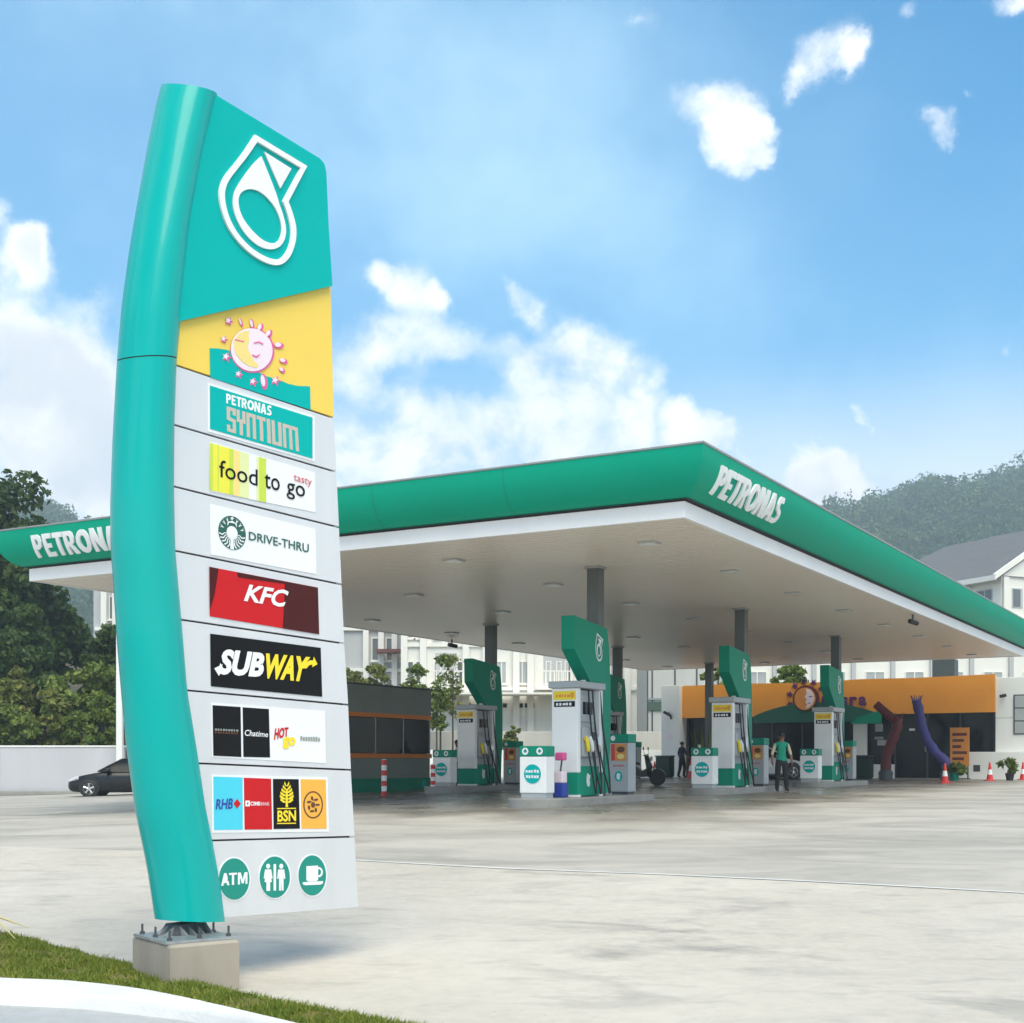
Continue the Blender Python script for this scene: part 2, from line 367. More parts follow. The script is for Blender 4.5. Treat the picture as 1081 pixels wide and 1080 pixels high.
# ------------------------------------------------------------------ mesh helpers
class MB:
    def __init__(s): s.v = []; s.f = []; s.mi = []; s.cur = 0
    def add(s, vs, fs):
        o = len(s.v); s.v += [tuple(v) for v in vs]; s.f += [tuple(i + o for i in f) for f in fs]; s.mi += [s.cur] * len(fs); return s
    def box(s, x0, x1, y0, y1, z0, z1, bev=0.0):
        if bev:
            bm = bmesh.new(); bmesh.ops.create_cube(bm, size=1)
            for v in bm.verts: v.co = Vector(((x0 + x1) / 2 + v.co.x * (x1 - x0), (y0 + y1) / 2 + v.co.y * (y1 - y0), (z0 + z1) / 2 + v.co.z * (z1 - z0)))
            bmesh.ops.bevel(bm, geom=list(bm.edges), offset=bev, segments=2, affect='EDGES', profile=.5)
            bm.verts.index_update(); s.add([v.co for v in bm.verts], [[v.index for v in f.verts] for f in bm.faces]); bm.free(); return s
        return s.add([(x0, y0, z0), (x1, y0, z0), (x1, y1, z0), (x0, y1, z0), (x0, y0, z1), (x1, y0, z1), (x1, y1, z1), (x0, y1, z1)],
                     [(0, 3, 2, 1), (4, 5, 6, 7), (0, 1, 5, 4), (1, 2, 6, 5), (2, 3, 7, 6), (3, 0, 4, 7)])
    def prism(s, poly, fn0, fn1, holes=()):
        """poly (2-D) capped at fn0 and fn1 (functions 2-D -> 3-D), with holes"""
        loops = [list(poly)] + [list(h) for h in holes]
        flat = [p for l in loops for p in l]
        tris = tessellate_polygon([[Vector((p[0], p[1], 0)) for p in l] for l in loops])
        n = len(flat)
        vs = [fn0(*p) for p in flat] + [fn1(*p) for p in flat]
        fs = []
        for t in tris:
            a, b, c = (Vector(flat[i]) for i in t)
            ccw = (b - a).cross(c - a) > 0
            t = tuple(t) if ccw else tuple(reversed(t))
            fs.append(tuple(i + n for i in t)); fs.append(tuple(reversed(t)))
        o = 0
        for l in loops:
            k = len(l)
            for i in range(k): j = (i + 1) % k; fs.append((o + i, o + j, n + o + j, n + o + i))
            o += k
        return s.add(vs, fs)
    def tube(s, pts, rad, seg=8, cap=True):
        pts = [Vector(p) for p in pts]; n = len(pts)
        if isinstance(rad, (int, float)): rad = [rad] * n
        vs = []; up = None
        for i, p in enumerate(pts):
            t = (pts[min(i + 1, n - 1)] - pts[max(i - 1, 0)]).normalized()
            if up is None:
                up = Vector((0, 0, 1)) if abs(t.z) < .9 else Vector((1, 0, 0))
            a = t.cross(up).normalized(); up = a.cross(t).normalized()
            for k in range(seg):
                th = 2 * math.pi * k / seg; vs.append(p + a * math.cos(th) * rad[i] + up * math.sin(th) * rad[i])
        fs = [(i * seg + k, i * seg + (k + 1) % seg, (i + 1) * seg + (k + 1) % seg, (i + 1) * seg + k) for i in range(n - 1) for k in range(seg)]
        if cap: fs += [tuple(range(seg - 1, -1, -1)), tuple(range((n - 1) * seg, n * seg))]
        return s.add(vs, fs)
    def lathe(s, prof, c=(0, 0, 0), seg=20, axis='z'):
        vs = []
        for (r, h) in prof:
            for k in range(seg):
                th = 2 * math.pi * k / seg; x, y = r * math.cos(th), r * math.sin(th)
                vs.append((c[0] + x, c[1] + y, c[2] + h) if axis == 'z' else ((c[0] + x, c[1] + h, c[2] + y) if axis == 'y' else (c[0] + h, c[1] + x, c[2] + y)))
        n = len(prof)
        fs = [(i * seg + k, i * seg + (k + 1) % seg, (i + 1) * seg + (k + 1) % seg, (i + 1) * seg + k) for i in range(n - 1) for k in range(seg)]
        fs += [tuple(range(seg - 1, -1, -1)), tuple(range((n - 1) * seg, n * seg))]
        return s.add(vs, fs)
    def loft(s, rings, closed=True, cap=True):
        k = len(rings[0]); n = len(rings); vs = [p for r in rings for p in r]
        m = k if closed else k - 1
        fs = [(i * k + j, i * k + (j + 1) % k, (i + 1) * k + (j + 1) % k, (i + 1) * k + j) for i in range(n - 1) for j in range(m)]
        if cap and closed: fs += [tuple(range(k - 1, -1, -1)), tuple(range((n - 1) * k, n * k))]
        return s.add(vs, fs)
    def build(s, name, mat, parent=None, smooth=False, loc=None, org=None, recalc=True):
        me = bpy.data.meshes.new(name)
        vs = s.v if org is None else [(v[0] - org[0], v[1] - org[1], v[2] - org[2]) for v in s.v]
        me.from_pydata(vs, [], s.f); me.update()
        for m in (mat if isinstance(mat, (list, tuple)) else [mat]):
            if m: me.materials.append(m)
        if isinstance(mat, (list, tuple)): me.polygons.foreach_set('material_index', s.mi)
        if recalc:
            bm = bmesh.new(); bm.from_mesh(me); bmesh.ops.recalc_face_normals(bm, faces=bm.faces[:]); bm.to_mesh(me); bm.free()
        if smooth:
            me.polygons.foreach_set('use_smooth', [True] * len(me.polygons))
            try: me.set_sharp_from_angle(angle=R_(smooth if smooth > 1 else 40))
            except Exception: pass
        o = bpy.data.objects.new(name, me); COL.objects.link(o)
        if parent is not None: o.parent = parent
        if loc is not None: o.location = loc
        return o
def empty(name, loc, rz=0.0):
    o = bpy.data.objects.new(name, None); COL.objects.link(o); o.location = loc; o.rotation_euler = (0, 0, rz); o.empty_display_size = .2; return o
def tag(o, label=None, cat=None, group=None, kind=None):
    for k, v in (('label', label), ('category', cat), ('group', group), ('kind', kind)):
        if v: o[k] = v
    return o
def copy_tree(o, parent=None):
    c = o.copy(); COL.objects.link(c)
    if parent is not None: c.parent = parent
    for ch in list(o.children): copy_tree(ch, c)
    return c
_txt = {}
def glyphs(s, bold=0.0, extr=0.0, shear=0.0, res=3):
    """outline lettering as a mesh, fitted into the unit square (x, y in 0..1, z in -1..1)"""
    key = (s, bold, extr > 0, shear)
    if key in _txt: return _txt[key]
    cu = bpy.data.curves.new('t', 'FONT'); cu.body = s; cu.offset = bold; cu.shear = shear; cu.resolution_u = res
    cu.extrude = .1 if extr > 0 else 0; cu.fill_mode = 'BOTH'
    ob = bpy.data.objects.new('t', cu); COL.objects.link(ob); bpy.context.view_layer.update()
    me = bpy.data.meshes.new_from_object(ob.evaluated_get(bpy.context.evaluated_depsgraph_get()))
    vs = [tuple(v.co) for v in me.vertices]; fs = [tuple(p.vertices) for p in me.polygons]
    bpy.data.objects.remove(ob); bpy.data.curves.remove(cu); bpy.data.meshes.remove(me)
    x0 = min(v[0] for v in vs); x1 = max(v[0] for v in vs); y0 = min(v[1] for v in vs); y1 = max(v[1] for v in vs)
    out = ([((v[0] - x0) / (x1 - x0), (v[1] - y0) / (y1 - y0), v[2] * 10) for v in vs], fs, (x1 - x0), (y1 - y0))
    _txt[key] = out; return out
LET = {
 'P': (.62, [(0, 0), (0, 1), (.6, 1), (.85, .92), (.95, .72), (.85, .50), (.6, .40), (.32, .40), (.32, 0)], [(.32, .58), (.32, .82), (.52, .82), (.62, .70), (.52, .58)]),
 'E': (.56, [(0, 0), (0, 1), (.9, 1), (.9, .80), (.34, .80), (.34, .60), (.8, .60), (.8, .42), (.34, .42), (.34, .20), (.95, .20), (.95, 0)], None),
 'T': (.60, [(.33, 0), (.33, .80), (0, .80), (0, 1), (1, 1), (1, .80), (.67, .80), (.67, 0)], None),
 'R': (.66, [(0, 0), (0, 1), (.6, 1), (.85, .92), (.93, .72), (.85, .52), (.68, .44), (1, 0), (.66, 0), (.42, .38), (.31, .38), (.31, 0)], [(.31, .56), (.31, .82), (.52, .82), (.6, .70), (.52, .56)]),
 'O': (.84, [(.5 + .5 * math.cos(i * .2618), .5 + .5 * math.sin(i * .2618)) for i in range(24)], [(.5 + .22 * math.cos(i * .3491), .5 + .28 * math.sin(i * .3491)) for i in range(18)]),
 'N': (.72, [(0, 0), (0, 1), (.30, 1), (.70, .44), (.70, 1), (1, 1), (1, 0), (.70, 0), (.30, .56), (.30, 0)], None),
 'A': (.76, [(0, 0), (.35, 1), (.65, 1), (1, 0), (.70, 0), (.63, .2), (.37, .2), (.30, 0)], [(.43, .38), (.57, .38), (.5, .66)]),
 'S': (.60, [(.05, 0), (.6, 0), (.88, .1), (.96, .28), (.88, .46), (.68, .56), (.42, .62), (.36, .70), (.44, .80), (.86, .80), (.86, 1), (.35, 1), (.12, .9), (.04, .72), (.12, .52), (.34, .44), (.58, .38), (.64, .29), (.56, .20), (.05, .20)], None)}
def letter_mesh(c, depth=True):
    """one heavy capital in the unit square, cut into rows so that it can bend over a curved face"""
    w_, o_, h_ = LET[c]; mb = MB(); mb.prism(o_, lambda x, y: (x, y, -1), lambda x, y: (x, y, 1), [h_] if h_ else [])
    bm = bmesh.new(); vv = [bm.verts.new(v) for v in mb.v]
    for f in mb.f:
        try: bm.faces.new([vv[i] for i in f])
        except ValueError: pass
    for k in range(1, 8): bmesh.ops.bisect_plane(bm, geom=bm.verts[:] + bm.edges[:] + bm.faces[:], plane_co=(0, k / 8, 0), plane_no=(0, 1, 0))
    bm.verts.index_update(); out = ([tuple(v.co) for v in bm.verts], [tuple(v.index for v in f.verts) for f in bm.faces]); bm.free(); return w_, out[0], out[1]
def ell(cx, cy, rx, ry, n=28, rot=0.0, a0=0.0, a1=2 * math.pi):
    full = abs(a1 - a0 - 2 * math.pi) < 1e-6; k = n if full else n + 1
    out = []
    for i in range(k):
        t = a0 + (a1 - a0) * i / n; x, y = rx * math.cos(t), ry * math.sin(t)
        out.append((cx + x * math.cos(rot) - y * math.sin(rot), cy + x * math.sin(rot) + y * math.cos(rot)))
    return out
def leaves(name, mat, centers, spread, n, size, parent=None, up=.35, aspect=1.6, loc=None, flat=.7):
    """many small leaf faces gathered round clump centres; one mesh"""
    c = np.array(centers, float); sp = np.array(spread, float)
    idx = RNG.integers(0, len(c), n)
    d = RNG.normal(size=(n, 3)); d /= np.linalg.norm(d, axis=1)[:, None]
    rad = RNG.random(n) ** .45
    p = c[idx] + d * (rad * sp[idx])[:, None] * np.array([1, 1, flat])
    nr = RNG.normal(size=(n, 3)) + d * .6 + np.array([0, 0, up]); nr /= np.linalg.norm(nr, axis=1)[:, None]
    t = np.cross(nr, RNG.normal(size=(n, 3))); t /= np.linalg.norm(t, axis=1)[:, None]; b = np.cross(nr, t)
    s = size * (.6 + .8 * RNG.random(n))[:, None]
    q = np.stack([p - t * s * aspect * .5, p + b * s * .45 + t * s * .05, p + t * s * aspect * .5, p - b * s * .45 + t * s * .05], 1).reshape(-1, 3)
    me = bpy.data.meshes.new(name); me.vertices.add(4 * n); me.vertices.foreach_set('co', q.ravel())
    me.loops.add(4 * n); me.loops.foreach_set('vertex_index', np.arange(4 * n)); me.polygons.add(n)
    me.polygons.foreach_set('loop_start', np.arange(0, 4 * n, 4)); me.polygons.foreach_set('loop_total', np.full(n, 4))
    me.update(calc_edges=True); me.validate(); me.materials.append(mat)
    o = bpy.data.objects.new(name, me); COL.objects.link(o)
    if parent is not None: o.parent = parent
    if loc is not None: o.location = loc
    return o

# ================================================================== SETTING
def sheet(name, xs, ys, dz, mat, fn=None):
    mb = MB(); vs = []
    for y in ys:
        for x in xs:
            X, Y = (x, y) if fn is None else fn(x, y)
            vs.append((X, Y, zg(X, Y) + dz))
    k = len(xs); mb.add(vs, [(j * k + i, j * k + i + 1, (j + 1) * k + i + 1, (j + 1) * k + i) for j in range(len(ys) - 1) for i in range(k - 1)])
    o = mb.build(name, mat, smooth=60); o['kind'] = 'structure'; return o
ax = [-940, -600, -300, -120, -60] + list(range(-40, 61, 4)) + [90, 160, 400, 700, 940]
ay = [-60, -20] + list(range(-4, 90, 3)) + [110, 160, 300, 700, 850]
sheet('ground', ax, ay, -.06, SOILM)
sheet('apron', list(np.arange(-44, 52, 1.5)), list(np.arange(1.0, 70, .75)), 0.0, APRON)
C0 = Vector((3.07, 24.0, 0))                                   # near corner of the canopy
def can(u, v, z=0.0): p = C0 + RV * u + LV * v; return Vector((p.x, p.y, z))   # u away along the long side, v along the front
# cast joint running across the apron
jp = [on_ground(x, y) for x, y in ((240, 896), (375, 908), (480, 914), (540, 917), (700, 923), (850, 930), (1000, 938), (1090, 943), (1250, 952))]
mb = MB(); mb.loft([[p + Vector((0, .09, .004)), p + Vector((0, -.09, .004))] for p in jp], closed=False)
o = mb.build('apron_joint', pmat('joint_cement', (.66, .65, .62), .8, 0, .15, 2)); o['kind'] = 'structure'
mb = MB(); mb.loft([[p + Vector((0, .112, .004)), p + Vector((0, .095, .004))] for p in jp], closed=False)
o = mb.build('apron_joint_edge', pmat('joint_dark', (.16, .16, .16), .8, 0, .3, 2)); o['kind'] = 'structure'

# road, kerb and grass verge at the lower left
def polyline(pts, n=40):
    ts = np.linspace(0, len(pts) - 1, n); xs = [p[0] for p in pts]; ys = [p[1] for p in pts]
    # smooth through the points
    out = []
    for t in ts:
        i = min(int(t), len(pts) - 2); f = t - i
        p0 = pts[max(i - 1, 0)]; p1 = pts[i]; p2 = pts[i + 1]; p3 = pts[min(i + 2, len(pts) - 1)]
        q = []
        for k in (0, 1):
            q.append(.5 * (2 * p1[k] + (p2[k] - p0[k]) * f + (2 * p0[k] - 5 * p1[k] + 4 * p2[k] - p3[k]) * f * f + (3 * p1[k] - p0[k] - 3 * p2[k] + p3[k]) * f ** 3))
        out.append(tuple(q))
    return out
g_out = [on_ground(*p) for p in polyline([(-330, 930), (-150, 955), (0, 985), (70, 1003), (137, 1021), (254, 1054), (400, 1082), (560, 1108), (760, 1140)])]
g_in = [on_ground(*p) for p in polyline([(-330, 1032), (-150, 1038), (0, 1047), (70, 1050), (140, 1058), (200, 1070), (290, 1092), (420, 1124), (600, 1165)])]
k_out = [on_ground(*p) for p in polyline([(-330, 1052), (-150, 1056), (0, 1062), (80, 1066), (150, 1073), (222, 1083), (330, 1108), (460, 1140), (640, 1185)])]
UP = Vector((0, 0, 1))
mb = MB(); rings = []
for a, b in zip(g_out, g_in):
    row = []
    for i in range(9):
        t = i / 8; p = a.lerp(b, t); h = .012 + .095 * smooth(0, .5, t) - .01 * t
        row.append(Vector((p.x, p.y, zg(p.x, p.y) + h)))
    rings.append(row)
mb.loft(rings, closed=False); vo = mb.build('verge_soil', pmat('verge_turf', (.17, .125, .04), .95, 0, .35, 5, .5, 30), smooth=60); vo['kind'] = 'structure'
GV = rings
mb = MB(); rings = []
for a, b in zip(g_in, k_out):
    n = (b - a); n.z = 0; n.normalize(); b2 = b
    za, zb = zg(a.x, a.y), zg(b.x, b.y); KT = .105
    prof = [(a - n * .0, za - .1), (a, za + KT), (b2 - n * .035, zb + KT), (b2 - n * .012, zb + KT - .012), (b2, zb + KT - .04), (b2 + n * .015, zb - .05)]
    rings.append([Vector((p.x, p.y, z)) for p, z in prof])
mb.loft(rings, closed=True); ko = mb.build('kerb', M['kerbw'], smooth=35); ko['kind'] = 'structure'
mb = MB(); rings = []
for b in k_out:
    rings.append([Vector((b.x, b.y + .03, zg(b.x, b.y) + .006)), Vector((b.x - .4, b.y - 1.6, zg(b.x, b.y) + .006)), Vector((b.x - 1, b.y - 5, -.744))])
mb.loft(rings, closed=False); ro = mb.build('road', ROADM); ro['kind'] = 'structure'
# grass blades
nb = 60000
GA = np.array([[tuple(p) for p in r] for r in GV])
ii = RNG.random(nb) * (GA.shape[0] - 1.001); jj = RNG.random(nb) * (GA.shape[1] - 1.001)
i0 = ii.astype(int); j0 = jj.astype(int); fi = (ii - i0)[:, None]; fj = (jj - j0)[:, None]
bp_ = (GA[i0, j0] * (1 - fi) + GA[i0 + 1, j0] * fi) * (1 - fj) + (GA[i0, j0 + 1] * (1 - fi) + GA[i0 + 1, j0 + 1] * fi) * fj
pt_ = np.sin(bp_[:, 0] * 5.3 + 1.7 * np.sin(bp_[:, 1] * 6.1)) * np.sin(bp_[:, 1] * 4.1 + 1.1 * np.sin(bp_[:, 0] * 8.3)); keep = RNG.random(nb) < np.clip(.72 + .75 * pt_, .10, 1); bp_ = bp_[keep]; nb = len(bp_)
ang = RNG.random(nb) * 6.283; hgt = (.014 + .046 * RNG.random(nb) ** 2.2)[:, None]; wd = (.004 + .004 * RNG.random(nb))[:, None]
dx = np.stack([np.cos(ang), np.sin(ang), 0 * ang], 1); ln = RNG.normal(size=(nb, 3)) * .55; ln[:, 2] = 1
q = np.stack([bp_ - dx * wd, bp_ + dx * wd, bp_ + ln * hgt], 1).reshape(-1, 3)
me = bpy.data.meshes.new('grass'); me.vertices.add(3 * nb); me.vertices.foreach_set('co', q.ravel()); me.loops.add(3 * nb); me.loops.foreach_set('vertex_index', np.arange(3 * nb))
me.polygons.add(nb); me.polygons.foreach_set('loop_start', np.arange(0, 3 * nb, 3)); me.polygons.foreach_set('loop_total', np.full(nb, 3)); me.update(calc_edges=True); me.materials.append(GRASSM)
go = bpy.data.objects.new('grass', me); COL.objects.link(go)
tag(go, 'short mown green grass with dry patches on the verge behind the kerb', 'grass', kind='stuff')
# dry palm frond strips lying at the left edge of the verge
for k, (p, q_) in enumerate((((-25, 983), (30, 992)), ((-20, 978), (16, 1004)))):
    a = on_ground(*p) + UP * .16; b = on_ground(*q_) + UP * .11; m_ = a.lerp(b, .5) + UP * .03
    mb = MB(); mb.tube([a, m_, b], [.014, .011, .003], 6)
    o = mb.build('dry_leaf', pmat('straw', (.62, .52, .24), .8), org=a, loc=a)
    tag(o, ['pale dry leaf stalk lying flat at the left end of the verge', 'pale dry leaf stalk slanting down to the kerb at the left end of the verge'][k], 'leaf')

# ------------------------------------------------------------------ hills
def ridge_h(px):
    xs = (-900, -500, -200, 0, 40, 55, 70, 95, 118, 200, 500, 800, 870, 900, 930, 985, 1020, 1050, 1090, 1200, 1500, 2100)
    ys = (560, 520, 505, 520, 524, 526, 532, 541, 549, 575, 610, 575, 543, 531, 523, 513, 507, 503, 500, 490, 500, 560)
    return (HY - 15 - (13 if px < 300 else 0) - np.interp(px, xs, ys)) / F
hv = []; HX = np.linspace(-900, 2100, 150); HD = np.linspace(330, 760, 26)
def hz(px, d):
    t = (d - 330) / (690 - 330); top = ridge_h(px) * 690 * .955
    t = min(1.12, max(0, t)); s = math.sin(min(t, 1.0) * math.pi / 2) ** 1.15
    return top * s - (max(0, t - 1) * 90) + 3.0 * math.sin(px * .06 + d * .03) * s
for d in HD:
    for px in HX: hv.append(((px - CX) / F * d, d, hz(px, d)))
mb = MB(); k = len(HX)
mb.add(hv, [(j * k + i, j * k + i + 1, (j + 1) * k + i + 1, (j + 1) * k + i) for j in range(len(HD) - 1) for i in range(k - 1)])
o = mb.build('hill', pmat('hill_undergrowth', (.02, .035, .015), .95, 0, .3, .02), smooth=60); o['kind'] = 'structure'
cs = []; sps = []
for i in range(4200):
    px = random.uniform(820, 1330) if i % 3 else random.uniform(-140, 130)
    d = random.uniform(390, 700); r = random.uniform(2.4, 6.2)
    if hz(px, d) < .28 * ridge_h(px) * 690: continue
    x = (px - CX) / F * d; z0 = hz(px, d) + random.uniform(1.0, 6.5)
    for _ in range(3): cs.append((x + random.gauss(0, r * .5), d + random.gauss(0, r * .4), z0 + random.gauss(0, r * .35))); sps.append(r * random.uniform(.45, .8))
fo = leaves('forest', LEAFHILL, cs, sps, 240000, 1.05, up=.6, flat=.85)
tag(fo, 'dense hazy forest covering the hills behind the station', 'forest', kind='stuff')

# ------------------------------------------------------------------ trees
def tree(name, label, base, trunk_h, crown, n_cl, n_leaf, leaf, mat, group=None, lean=(0, 0), seed=0, cat='tree', trunk_r=.16, limbs=5):
    rd = random.Random(seed); t = empty(name, base)
    cx, cy, cz, rx, ry, rz = crown
    cl = []; sp = []
    for i in range(n_cl):
        while True:
            v = Vector((rd.uniform(-1, 1), rd.uniform(-1, 1), rd.uniform(-.85, 1)))
            if v.length < 1: break
        v = v * (.55 + .45 * rd.random()) / max(v.length, .35) * (.35 + .65 * v.length)
        cl.append((cx + v.x * rx, cy + v.y * ry, cz + v.z * rz)); sp.append(rd.uniform(.16, .34) * (rx + rz) * .5)
    leaves('crown', mat, cl, sp, n_leaf, leaf, t)
    mb = MB(); tp = Vector((cx * .7, cy * .7, trunk_h))
    pts = [Vector((0, 0, -.3)), Vector((lean[0] * .4, lean[1] * .4, trunk_h * .45)), tp, Vector((cx, cy, cz + rz * .3))]
    mb.tube(pts, [trunk_r * 1.25, trunk_r, trunk_r * .8, trunk_r * .3], 9)
    for i in range(limbs):
        c = Vector(cl[rd.randrange(len(cl))]); st = tp.lerp(pts[1], rd.random() * .4)
        mb.tube([st, st.lerp(c, .55) + UP * .15 * rz * .3, c], [trunk_r * .5, trunk_r * .3, trunk_r * .1], 6)
    mb.build('trunk', M['bark'], t, smooth=50)
    tag(t, label, cat, group); return t

# sloping bank behind the left boundary wall, with its trees
def bz(x, y): return zg(x, 56) + .1 + max(0, (y - 57.5)) * .28
mb = MB(); xs = np.linspace(-60, -14.5, 16); ys = np.linspace(56.3, 86, 12); vs = [(x, y, bz(x, y) + .25 * math.sin(x * .9 + y)) for y in ys for x in xs]
mb.add(vs, [(j * 16 + i, j * 16 + i + 1, (j + 1) * 16 + i + 1, (j + 1) * 16 + i) for j in range(11) for i in range(15)])
o = mb.build('bank', M['earth'], smooth=60); o['kind'] = 'structure'
def btree(name, lab, px, d, top_y, halfw, nl, leaf, mat, seed, cat='tree', n_cl=34, thick=None):
    x = (px - CX) / F * d; zt = HC + (HY - top_y) / F * d; b = Vector((x, d, bz(x, d))); h = zt - b.z
    rz = h * .46; w = halfw / F * d
    return tree(name, lab, b, h * .4, (0, 0, h - rz * 1.02, w, thick or w, rz), n_cl, nl, leaf, mat, 'trees on the bank behind the left wall', seed=seed, cat=cat)
btree('broadleaf_tree', 'tall dark broadleaf tree at the left edge, highest on the bank', -4, 66, 440, 62, 18000, .24, LEAFDK, 1, n_cl=46)
btree('broadleaf_tree', 'dark tree behind the green canopy end on the left', 52, 70, 592, 46, 13000, .24, LEAFDK, 2)
btree('broadleaf_tree', 'dark broadleaf tree outside the left edge of the bank', -90, 66, 520, 62, 9000, .28, LEAFDK, 3)
btree('broadleaf_tree', 'leafy tree beside the green totem post under the canopy end', 112, 63, 650, 28, 9000, .19, LEAFDK, 14)
btree('broadleaf_tree', 'small dark tree between the tall left tree and the boundary wall', 22, 61, 640, 34, 9000, .20, LEAFDK, 5)
for k, (px, d, ty, hw, mt, lab) in enumerate([(-6, 58.4, 715, 26, LEAF, 'pale green shrub at the far left just above the boundary wall'),
     (28, 58.0, 735, 20, LEAF, 'low rounded shrub above the wall left of the black car'),
     (58, 58.6, 722, 22, LEAFYL, 'yellow-green shrub above the wall over the black car bonnet'),
     (86, 58.2, 735, 20, LEAF, 'bright green shrub above the wall over the black car'),
     (112, 58.4, 716, 20, LEAF, 'mid green shrub beside the pale post by the totem'),
     (70, 60.0, 690, 26, LEAF, 'taller green shrub in the middle of the bank'),
     (14, 60.0, 690, 24, LEAFYL, 'taller yellow-green shrub on the bank under the tall tree'),
     (108, 60.4, 672, 22, LEAF, 'taller leafy shrub on the bank beneath the canopy end')]):
    b = btree('shrub', lab, px, d, ty, hw, 4200, .17, mt, 20 + k, 'shrub', 20)

# ------------------------------------------------------------------ walls round the station
def wallrun(name, label, a, b, h, th, mat, cope=None, group=None, z0=None):
    a = Vector(a); b = Vector(b); d = (b - a); Ln = d.length; rz = math.atan2(d.y, d.x)
    z = min(zg(a.x, a.y), zg(b.x, b.y)) - .2 if z0 is None else z0
    t = empty(name, (a.x, a.y, z), rz)
    MB().box(0, Ln, 0, th, 0, h + .2, .01).build('wall_panel', mat, t)
    if cope: MB().box(-.02, Ln + .02, -.03, th + .03, h + .202, h + .27, .01).build('coping', cope, t)
    n = max(1, int(Ln // 4))
    for i in range(1, n): MB().box(i * Ln / n - .012, i * Ln / n + .012, -.006, .0, .2, h + .19).build('joint', M['bldgrey'], t)
    tag(t, label, 'wall', group); return t
p1 = gpt(-260, 55.5); p2 = gpt(131, 55.5)
wallrun('boundary_wall', 'long grey-white boundary wall behind the black car on the left', (p1.x, p1.y, 0), (p2.x, p2.y, 0), 1.87, .2, M['wallgrey'], M['wallwhite'], z0=-.45)
MB().box(0, 40, 0, .25, 0, .14, .02).build('wall_footing', M['kerbgrey'], loc=(p1.x, 55.1, zg(-15, 55) - .1))['kind'] = 'structure'
g = gpt(126.5, 55)
pt = empty('post', g); MB().box(-.12, .12, -.12, .12, -.1, 8.2, .01).build('shaft', M['wallwhite'], pt); MB().box(-.2, .2, -.2, .2, -.05, .12, .01).build('base_plate', M['steel'], pt)
tag(pt, 'slim white square post standing at the end of the left boundary wall', 'post')
p1 = gpt(380, 70); p2 = gpt(704, 70)
wallrun('boundary_wall', 'low clean white boundary wall behind the pumps in the middle', (p1.x, p1.y, 0), (p2.x, p2.y, 0), 1.35, .18, M['wallwhite'], z0=.1)
# stained retaining wall above it
rw = empty('retaining_wall', (-18, 76, 0)); MB().box(0, 30, 0, .5, -.2, 2.75, .02).build('wall_panel', M['stainwall'], rw)
for i in range(1, 10): MB().box(i * 3 - .03, i * 3 + .03, -.02, .0, 0, 2.7).build('joint', M['bldgrey'], rw)
for i in range(9): MB().box(i * 3 + 1.45, i * 3 + 1.55, -.05, 0, .8, .9).build('weep_hole', M['gap'], rw)
tag(rw, 'stained cream retaining wall below the white apartment block', 'wall')

# ------------------------------------------------------------------ apartment block behind the station
def window(parent, x0, x1, y, z0, z1, mull=1, glass='winglass', trans=False, name='window'):
    f = MB(); fw = .07
    f.box(x0, x1, y - .06, y + .02, z0, z0 + fw).box(x0, x1, y - .06, y + .02, z1 - fw, z1)
    f.box(x0, x0 + fw, y - .06, y + .02, z0 + fw, z1 - fw).box(x1 - fw, x1, y - .06, y + .02, z0 + fw, z1 - fw)
    for i in range(1, mull + 1):
        xm = x0 + (x1 - x0) * i / (mull + 1); f.box(xm - fw / 2, xm + fw / 2, y - .058, y + .018, z0 + fw, z1 - fw)
    o = f.build(name, M['bldwhite'], parent)
    MB().box(x0 + fw, x1 - fw, y - .02, y, z0 + fw, z1 - fw).build('pane', M[glass], o)
    MB().box(x0 - .1, x1 + .1, y - .16, y - .062, z0 - .1, z0 - .002).build('sill', M['bldwhite'], o)
    return o
def balcony(parent, x0, x1, y, z):
    b = MB().box(x0, x1, y - 1.2, y - .002, z - .25, z).build('balcony', M['bldwhite'], parent)
    r = MB(); r.box(x0, x1, y - 1.2, y - 1.12, z + .95, z + 1.03).box(x0, x1, y - 1.2, y - 1.12, z + .08, z + .14)
    r.build('handrail', M['bldwhite'], b)
    n = int((x1 - x0) / .28); m = MB()
    for i in range(n + 1): xx = x0 + .04 + (x1 - x0 - .08) * i / n; m.box(xx - .045, xx + .045, y - 1.18, y - 1.14, z, z + .95)
    m.build('balusters', M['bldwhite'], b)['kind'] = 'stuff'
    d = MB().box(x0 + .5, x1 - .5, y - .03, y - .004, z + .01, z + 2.3).build('balcony_door', M['bldgrey'], b)
BD = 92.0
def bx(px): return (px - CX) / F * BD
def bzz(py): return HC + (HY - py) / F * BD
ab = empty('apartment_block', (bx(560), BD, .2)); ox = bx(560); oz = .2
zt = 13.5
MB().box(bx(425) - ox, bx(724) - ox, 0, 12, 0, zt).build('wall', M['bldwhite'], ab)
MB().box(bx(421) - ox, bx(728) - ox, -.5, 12.4, zt + .002, zt + .5).build('roof', M['rooft'], ab)
for z in (bzz(727), bzz(729 - 48)): MB().box(bx(425) - ox, bx(724) - ox, -.16, -.002, z - oz - .12, z - oz + .12).build('floor_band', M['bldwhite'], ab)
for px in (427, 447, 492, 513, 545, 560, 610, 640, 662, 690, 722): MB().box(bx(px) - ox - .22, bx(px) - ox + .22, -.3, -.164, 2.0, zt - .02).build('pilaster', M['bldwhite'], ab)
